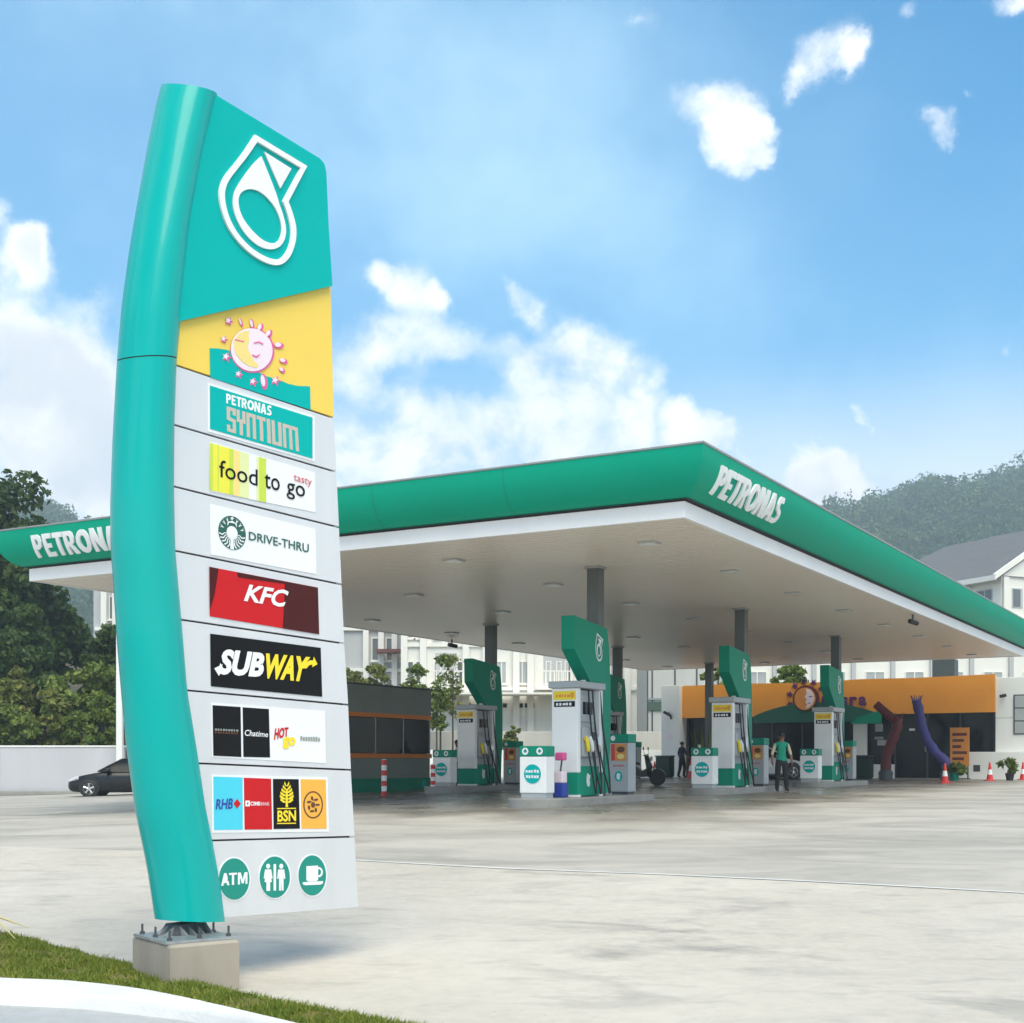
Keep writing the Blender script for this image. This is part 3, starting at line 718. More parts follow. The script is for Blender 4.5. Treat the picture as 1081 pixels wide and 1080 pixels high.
for (a, b, gl) in ((458, 466, 'winglass'), (472, 480, 'winglass'), (482, 489, 'winglass'), (524, 535, 'winblind'), (544.5, 558, 'winblind'), (576, 582, 'winglass'), (587, 593, 'winglass'), (596, 603, 'winglass'), (430, 437, 'winglass'), (438.5, 445, 'winglass'), (620, 634, 'winblind'), (644, 658, 'winblind')):
    window(ab, bx(a) - ox, bx(b) - ox, -.0, bzz(722) - oz, bzz(698) - oz, 1 if b - a > 9 else 0, gl)
    window(ab, bx(a) - ox, bx(b) - ox, -.0, bzz(722) - oz + 3.1, bzz(698) - oz + 3.1, 1 if b - a > 9 else 0, gl)
balcony(ab, bx(452) - ox, bx(490) - ox, 0, bzz(725) - oz); balcony(ab, bx(566) - ox, bx(608) - ox, 0, bzz(725) - oz)
for px in list(range(432, 446, 7)) + [452, 461, 479, 487, 495, 527, 533, 544, 550, 556, 562]:
    MB().box(bx(px) - ox - .14, bx(px) - ox + .14, -.05, -.004, bzz(747) - oz, bzz(742.5) - oz).build('vent', M['gap'], ab)
MB().box(bx(452) - ox, bx(608) - ox, -2.6, -.32, bzz(735) - oz, bzz(733) - oz).build('porch_slab', M['bldwhite'], ab)
tag(ab, 'white apartment block with balconies seen under the canopy', 'building')
# greyer wing with stair roofs on its left
wg = empty('apartment_wing', (bx(300), BD + 6, .2)); k_ = (BD + 6) / BD
def wx(px): return (bx(px) - bx(300)) * k_
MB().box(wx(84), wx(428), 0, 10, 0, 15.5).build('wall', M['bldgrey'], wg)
MB().box(wx(80), wx(432), -.4, 10.4, 15.502, 15.9).build('roof', M['rooft'], wg)
for px in (96, 108, 372, 388, 402, 420): MB().box(wx(px) - .2, wx(px) + .2, -.35, -.004, 0, 15.4).build('pilaster', M['bldwhite'], wg)
for z in (4.4, 7.4, 10.4): MB().box(wx(86), wx(427), -.2, -.003, z, z + .25).build('floor_band', M['bldwhite'], wg)
for z in (5.2, 8.2, 11.2):
    for px in (99, 376, 391, 407): window(wg, wx(px) + .1, wx(px + 8) + .1, 0, z, z + 1.7, 0, 'winglass')
MB().box(wx(384), wx(424), -1.5, -.36, 8.7, 8.95).build('awning', pmat('maroon_awning', (.20, .08, .07), .7), wg)
tag(wg, 'grey stair wing of the apartment block behind the kiosk', 'building')
# grey panelled block between it and the shop
gb = empty('panelled_block', (bx(668), 82, .2)); s_ = 82 / F
MB().box(0, 60 * s_, 0, 7, 0, 10).build('wall', pmat('panel_cream', (.50, .49, .45), .8, 0, .12, .6, streak=.9), gb)
for px in (0, 5, 29, 52): MB().box(px * s_ - .04, px * s_ + .04, -.05, -.002, .1, 10).build('mullion', M['darkgrey'], gb)
MB().box(0, 60 * s_, -.1, -.054, HC + (HY - 750) / F * 82 - .2, HC + (HY - 741) / F * 82 - .2).build('green_band', pmat('band_green', (.06, .10, .07), .6), gb)
MB().box(0, 60 * s_, -.1, -.054, HC + (HY - 739) / F * 82 - .2, HC + (HY - 737) / F * 82 - .2).build('rail', M['steel'], gb)
MB().box(0, 60 * s_, -.12, -.056, HC + (HY - 777) / F * 82 - .2, HC + (HY - 775) / F * 82 - .2).build('rail', M['bldgrey'], gb)
MB().box(-.2, 60 * s_ + .2, -.2, 7.2, 10.002, 10.3).build('roof', M['rooft'], gb)
tag(gb, 'grey panelled building with a dark green band left of the shop', 'building')
# the two-storey-over white house on the right, with grey hipped roof and a gable
HB = 118.0
def house():
    t = empty('gabled_house', gpt(1057, HB)); base = t.location.copy(); base.z = .3; t.location = base
    zE = HC + (HY - 597) / F * HB - 1.2              # eaves
    rz = R_(24); t.rotation_euler = (0, 0, rz)
    W, D = 16.0, 22.0                                 # gable side to the right (x), flank going away to the left (y)
    MB().box(0, W, 0, D, 0, zE).build('wall', M['bldwhite'], t)
    rf = MB(); rid = zE + 5.4
    # roof: main hip running away, with the gable in front
    rf.add([(-1, -.2, zE), (W + 1, -.2, zE), (W + 1, D + 1, zE), (-1, D + 1, zE), (W / 2, -.2, rid), (W / 2, D - 6, rid)],
           [(0, 3, 5, 4), (1, 4, 5, 2), (2, 5, 3), (0, 1, 2, 3)])
    r = rf.build('roof', M['rooft'], t)
    mb = MB(); mb.prism([(0, zE + .01), (W, zE + .01), (W / 2, rid - .5)], lambda x, z: (x, .02, z), lambda x, z: (x, -.15, z)); mb.build('gable', M['bldwhite'], t)
    e = MB(); e.box(-1.1, -.75, -.2, D + 1, zE - .45, zE + .0); e.build('gutter', M['bldwhite'], r)
    for sgn in (0, 1):
        b = MB(); x0 = -1.2 if sgn == 0 else W + 1.2
        b.prism([(x0, zE - .45), (x0, zE + .05), (W / 2, rid + .25), (W / 2, rid - .3)], lambda x, z: (x, -.25, z), lambda x, z: (x, -.55, z)); b.build('barge_board', M['bldwhite'], r)
    for fz in (zE - 1.0, zE - 4.4, zE - 7.8, zE - 11.2):
        # flank windows (x = 0 face)
        for y0, y1 in ((1.0, 3.0), (5.0, 7.0), (8.6, 11.6), (14, 17), (18.4, 20.4)):
            o = MB(); o.box(-.08, .0, y0, y1, fz - 1.7, fz); w = o.build('window', M['bldgrey'], t)
            nn = 2 if y1 - y0 < 2.5 else 3
            for k in range(nn):
                a = y0 + .1 + (y1 - y0 - .2) * k / nn; b = y0 + .1 + (y1 - y0 - .2) * (k + .8) / nn
                MB().box(-.12, -.082, a, b, fz - 1.6, fz - .1).build('pane', M['winglass'], w)
        for x0, x1 in ((1.2, 2.4), (4.2, 8.2), (9.5, 13.5)):
            o = MB(); o.box(x0, x1, -.08, -.0, fz - 1.7, fz); w = o.build('window', M['bldgrey'], t)
            nn = 1 if x1 - x0 < 2 else 4
            for k in range(nn):
                a = x0 + .1 + (x1 - x0 - .2) * k / nn; b = x0 + .1 + (x1 - x0 - .2) * (k + .8) / nn
                MB().box(a, b, -.12, -.082, fz - 1.6, fz - .1).build('pane', M['winglass'], w)
        s = MB(); s.box(-.25, W + .1, -.25, -.002, fz - 2.9, fz - 2.6).box(-.25, -.002, -.002, D, fz - 2.9, fz - 2.6); s.build('string_course', M['bldwhite'], t)
    for y in (3.9, 7.8, 12.8, 17.6, 21.5): MB().box(-.35, -.252, y - .3, y + .3, 0, zE - .5).build('pilaster', M['bldwhite'], t)
    for x in (.3, 3.2, 8.8, 14.2): MB().box(x - .3, x + .3, -.35, -.252, 0, zE - .1).build('pilaster', M['bldwhite'], t)
    tag(t, 'large white house with dark grey pitched roof and gable, right of the canopy', 'house')
house()
# long pale terrace behind the shop roof
tb = empty('pale_terrace', (bx(880), 96, .3)); k_ = 96 / F
MB().box(-12, 250 * k_, 0, 9, 0, 9.2).build('wall', M['bldwhite'], tb); MB().box(-12.3, 250 * k_ + .3, -.4, 9.4, 9.202, 9.5).build('roof', M['rooft'], tb)
for i in range(9): window(tb, -8 + i * 2.8, -6.6 + i * 2.8, 0, 5.6, 7.2, 1, 'winblind')
for i in range(9): MB().box(-9 + i * 2.8, -8.7 + i * 2.8, -.2, -.003, 0, 9.1).build('pilaster', M['bldgrey'], tb)
tag(tb, 'long pale terrace building seen above the shop roof', 'building')

# ================================================================== TOTEM SIGN
PHI = R_(37.0); TP = Vector((math.sin(PHI), math.cos(PHI), 0)); TN = Vector((math.cos(PHI), -math.sin(PHI), 0))
T0 = Vector((-2.46, 10.24, 0))
def T(px, py, w=0.0):
    r = ray(px, py); k = (T0.dot(TN) + w) / r.dot(TN); return Vector((0, 0, HC)) + r * k
BLK = Vector((-2.484, 9.8, 0)); BX = Vector((.79, .61, 0)).normalized(); BY = Vector((-.61, .79, 0)).normalized()
BTOP = -.374
TR = Vector((BLK + BX * .275 + BY * .35).to_tuple()); TR.z = zg(TR.x, TR.y)
totem = empty('totem_sign', TR)
tag(totem, 'tall curved teal and silver totem sign listing brands, on a concrete block', 'sign')
def tb_(mb, name, mat, parent=None, smooth=False):
    o = mb.build(name, mat, totem, smooth, org=TR)
    if parent is not None: o.parent = parent
    return o
# concrete block
mb = MB(); bmv = []
for z, s in ((TR.z - .25, 0.0), (BTOP - .02, 0.0), (BTOP, .015)):
    bmv.append([Vector((0, 0, z)) + (BLK * 1) + BX * x + BY * y for x, y in ((s, s), (.55 - s, s), (.55 - s, .70 - s), (s, .70 - s))])
mb.loft(bmv); tb_(mb, 'concrete_block', M['concrete'])
mb = MB(); q = [BLK + BX * x + BY * y for x, y in ((-.01, .05), (.56, .05), (.56, .66), (-.01, .66))]
mb.loft([[p + UP * (BTOP + .002) for p in q], [p + UP * (BTOP + .022) for p in q]]); tb_(mb, 'base_plate', M['galv'])
for (x, y) in ((.04, .10), (.51, .10), (.04, .61), (.51, .61), (.275, .10), (.04, .36), (.51, .36)):
    p = BLK + BX * x + BY * y; mb = MB(); mb.tube([p + UP * (BTOP + .02), p + UP * (BTOP + .10)], .009, 8)
    mb.tube([p + UP * (BTOP + .022), p + UP * (BTOP + .042)], .02, 6); tb_(mb, 'anchor_bolt', M['darkgrey'])
def interp(pts, y): return float(np.interp(y, [p[1] for p in pts], [p[0] for p in pts]))
LE = [(171, 88), (167, 99), (157, 143), (146, 199), (134.7, 260), (126.4, 318), (122, 370.5), (116.7, 456.7), (114, 526), (114.4, 573), (116.7, 602), (120.8, 671), (126.4, 738), (130.6, 788), (136, 827), (140.3, 859), (152.7, 917), (161.6, 975)]
RE = [(226.4, 99), (211, 163), (198.6, 232), (187.5, 340), (183.3, 384), (181.2, 446), (180.6, 512), (182, 580), (188.5, 654), (194.6, 728), (207, 805), (213.9, 852), (222, 891), (230.4, 939), (234.6, 973)]
SEC = [(1, .018), (.86, .055), (.70, .082), (.52, .092), (.36, .082), (.22, .055), (.11, .008), (.035, -.06), (0, -.14), (.03, -.22), (.10, -.28), (.24, -.335), (.5, -.36), (.8, -.345), (1, -.318)]
def blade_ring(t):
    yl = 88 + (975 - 88) * t; yr = 99 + (973 - 99) * t
    a = T(interp(LE, yl), yl); b = T(interp(RE, yr), yr)
    ul = (a - T0).dot(TP) + .185; ur = (b - T0).dot(TP) + .012
    out = []
    for (s, w) in SEC:
        u = ul + (ur - ul) * s; z = a.z + (b.z - a.z) * s
        p_ = T0 + TP * u + TN * w; ws_ = (1 - t) ** 3; z2 = HC + (HY - (yl + (yr - yl) * s)) / F * p_.y
        out.append(p_ + UP * (z * (1 - ws_) + z2 * ws_))
    return out
BT = np.linspace(0, 1, 54)
def blade_part(t0, t1):
    mb = MB(); mb.loft([blade_ring(t) for t in np.linspace(t0, t1, max(3, int(54 * (t1 - t0))))]); return mb
seams = [0, .3195, 1.0]
for i in range(2): tb_(blade_part(seams[i] + (.0008 if i else 0), seams[i + 1] - (.0008 if i < 1 else 0)), 'blade_section', M['teal'], smooth=50)
mb = MB(); rr = [blade_ring(t) for t in np.linspace(.002, .998, 40)]
mb.loft([[(sum(r, Vector()) / len(r)).lerp(p, .985) for p in r] for r in rr]); tb_(mb, 'blade_core', M['gap'], smooth=50)

# stub column and gussets between plate and blade
_r = blade_ring(1.0); cb = sum(_r, Vector()) / len(_r); zb_ = min(p.z for p in _r) + .012; cb.z = 0
mb = MB(); cor = ((1, 1), (-1, 1), (-1, -1), (1, -1))
mb.loft([[cb + TP * (.17 * a) + TN * (.10 * b) + UP * (BTOP + .024) for a, b in cor], [cb + TP * (.13 * a) + TN * (.075 * b) + UP * zb_ for a, b in cor]]); tb_(mb, 'stub_column', M['darkgrey'])
for (ax_, off, dd) in [(TN, TP * k, .10) for k in (-.12, -.04, .04, .12)] + [(TN * -1, TP * k, .10) for k in (-.12, 0, .12)] + [(TP, TN * 0, .17), (TP * -1, TN * .04, .17), (TP * -1, TN * -.04, .17)]:
    o_ = cb + off; sd_ = ax_.cross(UP) * .007
    tri = [o_ + ax_ * (dd - .012) + UP * (BTOP + .024), o_ + ax_ * (dd + .075) + UP * (BTOP + .024), o_ + ax_ * (dd * .80) + UP * (zb_ - .012)]
    mb = MB(); mb.loft([[p + sd_ for p in tri], [p - sd_ for p in tri]]); tb_(mb, 'gusset', M['galv'])

# silver panels
RE2 = [(344.4, 182), (347, 238), (349.5, 303), (352.8, 441.4), (355.6, 498.3), (358.3, 556.7), (361, 617), (363.9, 679.4), (368, 744), (370.8, 812.8), (374.8, 883.3), (378.4, 957.6)]
JL = [(186.5, 330), (183.3, 385), (180.6, 447.8), (180.6, 513), (182, 581), (188.3, 653.9), (194.4, 728.6), (207, 805.8), (220.7, 887.4), (234.6, 969)]
JR = [(349.2, 294), (352.8, 441.4), (355.6, 498.3), (358.3, 556.7), (361, 617), (363.9, 679.4), (368, 744), (370.8, 812.8), (374.8, 883.3), (378.4, 957.6)]
panels = []
TH = .30
def quad_panel(c, w0, w1, name, mat, inset=0.0, parent=None, bev=.006):
    pts = [T(*p) for p in c]; cen = sum(pts, Vector()) / 4
    mb = MB()
    def ring(w, s): return [p + TN * w + (cen - p).normalized() * s for p in pts]
    mb.loft([ring(w0, 0), ring(w1 - bev, 0), ring(w1, bev)]); return tb_(mb, name, mat, parent)
for i in range(9):
    (xl0, yl0), (xr0, yr0), (xl1, yl1), (xr1, yr1) = JL[i], JR[i], JL[i + 1], JR[i + 1]
    g0 = 0 if i == 0 else .9; g1 = .9 if i < 8 else 0
    c = [(xl0 + 1.5, yl0 + g0), (xr0, yr0 + g0), (xr1, yr1 - g1), (xl1 + 1.5, yl1 - g1)]
    panels.append(quad_panel(c, -TH, 0, 'sign_panel', M['yellow'] if i == 0 else M['silver']))
mb = MB(); core = [T(JL[k][0] + 4, JL[k][1]) for k in range(10)] + [T(JR[k][0] - 4, JR[k][1]) for k in range(9, -1, -1)]
nz_ = len(core)
def uvT(p): return ((p - T0).dot(TP), p.z)
mb.prism([uvT(p) for p in core], lambda u, z: T0 + TP * u + TN * (-TH + .02) + UP * z, lambda u, z: T0 + TP * u + TN * (-.022) + UP * z); tb_(mb, 'panel_core', M['gap'])
# teal head panel
hp = [(226.8, 99.5), (284, 134.2), (338, 167.4), (342.5, 173), (344.6, 182), (347, 238), (351, 301.7), (187.8, 339.5), (198.9, 232), (211.3, 163)]
mb = MB(); mb.prism([uvT(T(*p, .045)) for p in hp], lambda u, z: T0 + TP * u + TN * .003 + UP * z, lambda u, z: T0 + TP * u + TN * .045 + UP * z)
hb_ = [uvT(T(*p, .045)) for p in hp]; hb_[6] = (hb_[6][0], uvT(T(349, 292))[1]); hb_[7] = (hb_[7][0] + .03, uvT(T(188, 328))[1])
mb.prism(hb_, lambda u, z: T0 + TP * u + TN * (-TH - .03) + UP * z, lambda u, z: T0 + TP * u + TN * .0025 + UP * z)
head = tb_(mb, 'head_panel', M['tealpanel'])
def shape(poly, mat, parent, w=.006, d=.004, name='print', holes=()):
    mb = MB(); mb.prism([uvT(T(*p, w)) for p in poly], lambda u, z: T0 + TP * u + TN * (w - d) + UP * z, lambda u, z: T0 + TP * u + TN * w + UP * z, [[uvT(T(*p, w)) for p in h] for h in holes])
    return tb_(mb, name, mat, parent)
def zz(region, pts):                                      # enlarged-view coordinates -> photo pixels
    x0, y0, s = region; return [(x0 + a / s, y0 + b / s) for a, b in pts]
Z1 = (100, 60, 3.6); ZA = (210, 310, 7.207); ZB = (210, 400, 7.207); ZC = (210, 530, 7.2); ZD = (210, 660, 6.359); ZE = (210, 810, 6.359)
def smooth_poly(pts, sharp=(), n=4):
    out = []; k = len(pts)
    for i in range(k):
        p0, p1, p2, p3 = pts[i - 1], pts[i], pts[(i + 1) % k], pts[(i + 2) % k]
        if i in sharp: p0 = p1
        if (i + 1) % k in sharp: p3 = p2
        if i in sharp and (i + 1) % k in sharp: out.append(p1); continue
        for j in range(n):
            f = j / n; out.append(tuple(.5 * (2 * p1[c] + (p2[c] - p0[c]) * f + (2 * p0[c] - 5 * p1[c] + 4 * p2[c] - p3[c]) * f * f + (3 * p1[c] - p0[c] - 3 * p2[c] + p3[c]) * f ** 3) for c in (0, 1)))
    return out
def text(s, q, mat, parent, w=.0105, bold=0.0, shear=0.0, name='lettering'):
    vs, fs, _, _ = glyphs(s, bold, 0, shear); tl, tr, br, bl = [T(*p, w) for p in q]
    mb = MB(); out = []
    for (x, y, z) in vs:
        p = (bl.lerp(br, x)).lerp(tl.lerp(tr, x), y); out.append(p)
    mb.add(out, fs); o = mb.build(name, mat, parent, org=TR, recalc=False); return o
# drop emblem
outer = zz(Z1, [(610, 295), (808, 415), (737, 550), (753, 595), (766, 650), (763, 705), (742, 760), (705, 790), (655, 783), (600, 752), (550, 706), (510, 650), (486, 590), (475, 530), (480, 487), (497, 450), (528, 411), (566, 362)])
inner = zz(Z1, [(619, 322), (784, 421), (716, 548), (735, 600), (747, 655), (744, 705), (725, 748), (697, 769), (657, 762), (606, 733), (560, 690), (526, 640), (504, 585), (495, 530), (500, 494), (515, 463), (546, 422), (582, 376)])
shape(smooth_poly(outer, (0, 1, 2)), M['purewhite'], head, .066, .0195, 'emblem_outline', [smooth_poly(inner, (0, 1, 2))])
ro_ = zz(Z1, [(634, 378), (608, 402), (578, 440), (546, 488), (530, 525), (529, 575), (546, 628), (580, 680), (625, 718), (670, 731), (704, 720), (723, 690), (727, 650), (716, 600), (702, 560), (690, 520), (664, 452)])
ri_ = zz(Z1, [(562, 512), (592, 502), (627, 512), (661, 540), (690, 580), (709, 630), (711, 668), (699, 698), (674, 708), (640, 696), (600, 661), (566, 616), (549, 572), (548, 535)])
shape(smooth_poly(ro_, (0,)), M['purewhite'], head, .060, .0135, 'emblem_drop', [smooth_poly(ri_)])
shape(zz(Z1, [(645, 360), (748, 425), (706, 500)]), M['purewhite'], head, .060, .0135, 'emblem_corner')

# yellow panel: wave and sun-moon emblem
P = panels[0]
wave = [(85, 415), (150, 418), (205, 426), (255, 442), (320, 500), (430, 590), (520, 630), (600, 652), (680, 686), (750, 702), (846, 705), (851, 884), (88, 636)]
shape(zz(ZA, wave), M['tealpanel'], P, .006, .004, 'wave')
shape(zz(ZA, ell(408, 432, 172, 166, 36, R_(62))), M['pink'], P, .009, .003, 'sun_rim')
shape(zz(ZA, ell(402, 427, 166, 156, 36, R_(62))), M['palepink'], P, .012, .003, 'sun_disc')
shape(zz(ZA, [(385, 285), (345, 285), (300, 310), (270, 355), (268, 410), (285, 460), (325, 515), (380, 550), (440, 565), (455, 545), (420, 510), (400, 470), (385, 440), (375, 425), (372, 395), (385, 350), (378, 318)]), M['skytint'], P, .0145, .0025, 'moon')
for pl in ([(420, 372), (455, 362), (490, 380), (488, 388), (455, 372), (422, 380)], [(405, 462), (440, 475), (465, 458), (462, 470), (440, 488), (408, 472)], [(275, 345), (345, 362), (343, 370), (275, 354)]):
    shape(zz(ZA, pl), M['pink'], P, .0165, .002, 'face_line')
for (x, y, a, b, r) in ((402, 228, 14, 42, -12), (465, 256, 20, 36, 18), (530, 302, 22, 34, 28), (605, 390, 38, 24, 8), (640, 508, 32, 20, 20), (630, 578, 26, 16, 40), (490, 665, 24, 62, -8), (318, 215, 10, 34, -18)):
    shape(zz(ZA, ell(x + 5, y + 5, a, b, 14, R_(r))), M['pink'], P, .009, .003, 'ray'); shape(zz(ZA, ell(x - 3, y - 2, a * .66, b * .72, 12, R_(r))), M['palepink'], P, .012, .003, 'ray')
def star(cx, cy, r, n=5, rot=0.3): return [(cx + (r if i % 2 == 0 else r * .45) * math.sin(rot + math.pi * i / n), cy - (r if i % 2 == 0 else r * .45) * math.cos(rot + math.pi * i / n)) for i in range(2 * n)]
for (x, y, r) in ((226, 206, 36), (190, 345, 32), (208, 480, 40), (302, 612, 33), (412, 670, 36), (582, 660, 42)):
    shape(zz(ZA, star(x + 4, y + 5, r)), M['pink'], P, .009, .003, 'star'); shape(zz(ZA, star(x - 3, y - 3, r * .7)), M['palepink'], P, .012, .003, 'star')
# row 1
P = panels[1]
shape(zz(ZB, [(68, 28), (882, 284), (882, 628), (68, 398)]), M['white'], P, .005, .004, 'board'); shape(zz(ZB, [(85, 50), (865, 295), (865, 606), (86, 380)]), M['tealpanel'], P, .0085, .003, 'board')
_q = zz(ZB, [(208, 110), (556, 208), (553, 283), (210, 185)]); _x = 0; _tot = sum(LET[c][0] for c in 'PETRONAS') + .06 * 7
for c in 'PETRONAS':
    tl, tr, br, bl = [Vector(p) for p in _q]; w_, o_, h_ = LET[c]
    fm_ = lambda pl: [tuple((bl.lerp(br, (_x + a * w_) / _tot)).lerp(tl.lerp(tr, (_x + a * w_) / _tot), b)) for a, b in pl]
    shape(fm_(o_), M['purewhite'], P, .011, .002, 'letter', [fm_(h_)] if h_ else []); _x += w_ + .06
# tall condensed capitals drawn as strokes
def strokes(glyph, q, mat, parent, w=.0105):
    tl, tr, br, bl = [Vector(p) for p in q]
    for poly in glyph:
        pts = []
        for (x, y) in poly: v = (bl.lerp(br, x)).lerp(tl.lerp(tr, x), y); pts.append((v.x, v.y))
        shape(pts, mat, parent, w, .002, 'letter')
def rc(x0, x1, y0, y1): return [(x0, y0), (x1, y0), (x1, y1), (x0, y1)]
def synt():
    g = []
    t = .044; h = .15
    g += [[(0, 1), (.125, 1), (.125, .72), (.081, .72), (.081, .86), (.044, .86), (.044, .60), (.125, .54), (.125, 0), (0, 0), (0, .28), (.044, .28), (.044, .14), (.081, .14), (.081, .42), (0, .47)]]
    g += [[(.138, 1), (.182, 1), (.182, .64), (.216, .64), (.216, 1), (.26, 1), (.26, .5), (.222, .5), (.222, 0), (.176, 0), (.176, .5), (.138, .5)]]
    def frame(x0, x1): return [(x0, 0), (x0, 1), (x1, 1), (x1, 0), (x1 - t, 0), (x1 - t, 1 - h), (x0 + t, 1 - h), (x0 + t, 0)]
    g += [frame(.275, .405)]
    g += [[(.42, 1), (.545, 1), (.545, 1 - h), (.506, 1 - h), (.506, 0), (.459, 0), (.459, 1 - h), (.42, 1 - h)]]
    g += [rc(.562, .61, 0, 1)]
    g += [[(.63, 1), (.63 + t, 1), (.63 + t, h), (.765 - t, h), (.765 - t, 1), (.765, 1), (.765, 0), (.63, 0)]]
    g += [[(.785, 0), (.785, 1), (1.0, 1), (1.0, 0), (.958, 0), (.958, 1 - h), (.914, 1 - h), (.914, 0), (.871, 0), (.871, 1 - h), (.827, 1 - h), (.827, 0)]]
    return g
strokes(synt(), zz(ZB, [(212, 208), (752, 372), (762, 555), (215, 398)]), M['sand'], P)
# row 2
P = panels[2]
shape(zz(ZB, [(82, 478), (882, 712), (888, 1015), (88, 855)]), M['white'], P, .005, .004, 'board')
for (x0, x1, m_) in ((85, 108, 'lime'), (108, 142, 'lemon'), (142, 152, 'lime'), (152, 232, 'lemon'), (232, 262, 'lime'), (262, 312, 'skytint'), (312, 342, 'palelime'), (342, 380, 'palelime'), (392, 436, 'white'), (440, 456, 'palelime'), (456, 512, 'lime')):
    yt = lambda x: 480 + (x - 82) * .292; yb = lambda x: 850 + (x - 82) * .225
    shape(zz(ZB, [(x0, yt(x0) + 4), (x1, yt(x1) + 4), (x1, yb(x1) - 6), (x0, yb(x0) - 6)]), M[m_], P, .0075, .002, 'stripe')
text('food', zz(ZB, [(155, 612), (447, 690), (447, 816), (155, 746)]), M['black'], P, .0105, .004)
text('to', zz(ZB, [(500, 716), (616, 746), (616, 856), (500, 828)]), M['black'], P, .0105, .004)
text('go', zz(ZB, [(668, 784), (808, 820), (808, 942), (668, 908)]), M['black'], P, .0105, .004)
text('tasty', zz(ZB, [(722, 725), (860, 768), (858, 832), (724, 790)]), M['ltred'], P, .0105, 0)
# row 3: drive-thru board with round twin-tail emblem
P = panels[3]
shape(zz(ZC, [(85, 12), (885, 205), (893, 548), (90, 398)]), M['white'], P, .005, .004, 'board')
def em(pts): return zz(ZC, pts)
def ep(r, a, cx=253, cy=234, rx=104, ry=128, sk=.20):        # polar point on the foreshortened disc
    x = r * math.cos(a); y = r * math.sin(a); return (cx + x * rx, cy + y * ry + x * rx * sk)
shape(em([ep(1, 2 * math.pi * i / 40) for i in range(40)]), M['sbgreen'], P, .0085, .003, 'emblem_disc')
shape(em([ep(.40, R_(a)) for a in range(0, 360, 20)]), M['white'], P, .0105, .002, 'emblem_face')
shape(em([ep(.62, R_(250)), ep(.50, R_(228)), ep(.68, R_(240)), ep(.72, R_(270)), ep(.68, R_(300)), ep(.50, R_(312)), ep(.62, R_(290))]), M['white'], P, .0105, .002, 'emblem_crown')
shape(em(star(*ep(.86, R_(270)), 16)), M['white'], P, .0105, .002, 'emblem_star')
for sg in (1, -1):
    for k in range(5):                                      # wavy hair and tail strands either side
        a0 = 90 - sg * (14 + k * 15); pts = []
        for r, off in ((.36, 0), (.55, 5), (.74, -3), (.95, 4)): pts.append(ep(r, R_(a0 - sg * off)))
        back = [ep(r, R_(a0 - sg * (off + 5.5))) for r, off in ((.95, 4), (.74, -3), (.55, 5), (.36, 0))]
        shape(em(pts + back), M['white'], P, .0105, .002, 'emblem_strand')
    for k in range(3):
        a0 = -20 - k * 22; a = a0 if sg > 0 else 180 - a0
        shape(em([ep(.62, R_(a)), ep(.95, R_(a + 5)), ep(.80, R_(a)), ep(.95, R_(a - 5))]), M['white'], P, .0105, .002, 'emblem_strand')
shape(em([ep(.38, R_(105)), ep(.99, R_(98)), ep(.99, R_(82)), ep(.38, R_(75))]), M['white'], P, .0105, .002, 'emblem_strand')
text('DRIVE-THRU', zz(ZC, [(380, 224), (836, 320), (836, 386), (380, 288)]), M['sbgreen'], P, .0105, .014)
# row 4
P = panels[4]
shape(zz(ZC, [(82, 492), (905, 650), (915, 1005), (85, 868)]), M['kred'], P, .006, .004, 'board')
shape(zz(ZC, [(655, 603), (905, 650), (915, 1005), (638, 960), (648, 800)]), M['maroon'], P, .0085, .002, 'board_end')
shape(zz(ZC, [(290, 533), (655, 603), (654, 622), (300, 572)]), M['maroon'], P, .0085, .002, 'board_end')
shape(zz(ZC, [(82, 492), (150, 505), (120, 700), (85, 820)]), M['maroon'], P, .0085, .002, 'board_end')
text('KFC', zz(ZC, [(362, 622), (684, 672), (664, 804), (342, 752)]), M['purewhite'], P, .0105, .03, .18)
# row 5
P = panels[5]
shape(zz(ZD, [(78, 57), (818, 152), (828, 480), (83, 410)]), M['black'], P, .006, .004, 'board')
text('SUB', zz(ZD, [(150, 157), (447, 186), (430, 352), (128, 330)]), M['purewhite'], P, .0105, .05, .12)
text('WAY', zz(ZD, [(450, 188), (748, 214), (716, 382), (432, 356)]), M['boardyellow'], P, .0105, .05, .1)
shape(zz(ZD, [(104, 290), (160, 262), (152, 285), (200, 300), (190, 330), (150, 318), (134, 340)]), M['purewhite'], P, .0112, .002, 'arrow')
shape(zz(ZD, [(690, 290), (712, 258), (745, 236), (768, 236), (772, 212), (796, 262), (760, 282), (764, 264), (742, 268), (722, 290)]), M['boardyellow'], P, .0112, .002, 'arrow')
# row 6
P = panels[6]
shape(zz(ZD, [(82, 518), (846, 577), (852, 926), (88, 886)]), M['white'], P, .005, .004, 'board')
shape(zz(ZD, [(93, 537), (280, 549), (285, 885), (98, 876)]), M['black'], P, .0085, .003, 'board'); shape(zz(ZD, [(295, 551), (470, 563), (478, 888), (300, 884)]), M['black'], P, .0085, .003, 'board')
for j in range(2):
    for i in range(9):
        x0 = 108 + i * 18; y0 = 694 + j * 19 + i * .9; shape(zz(ZD, [(x0, y0), (x0 + 13 - (i * 7 + j * 3) % 5, y0), (x0 + 13 - (i * 7 + j * 3) % 5, y0 + 13), (x0, y0 + 13)]), M['brown'] if j else M['greyprint'], P, .0105, .001, 'print_mark')
text('Chatime', zz(ZD, [(308, 700), (464, 716), (464, 752), (308, 742)]), M['purewhite'], P, .0105, .01, .2)
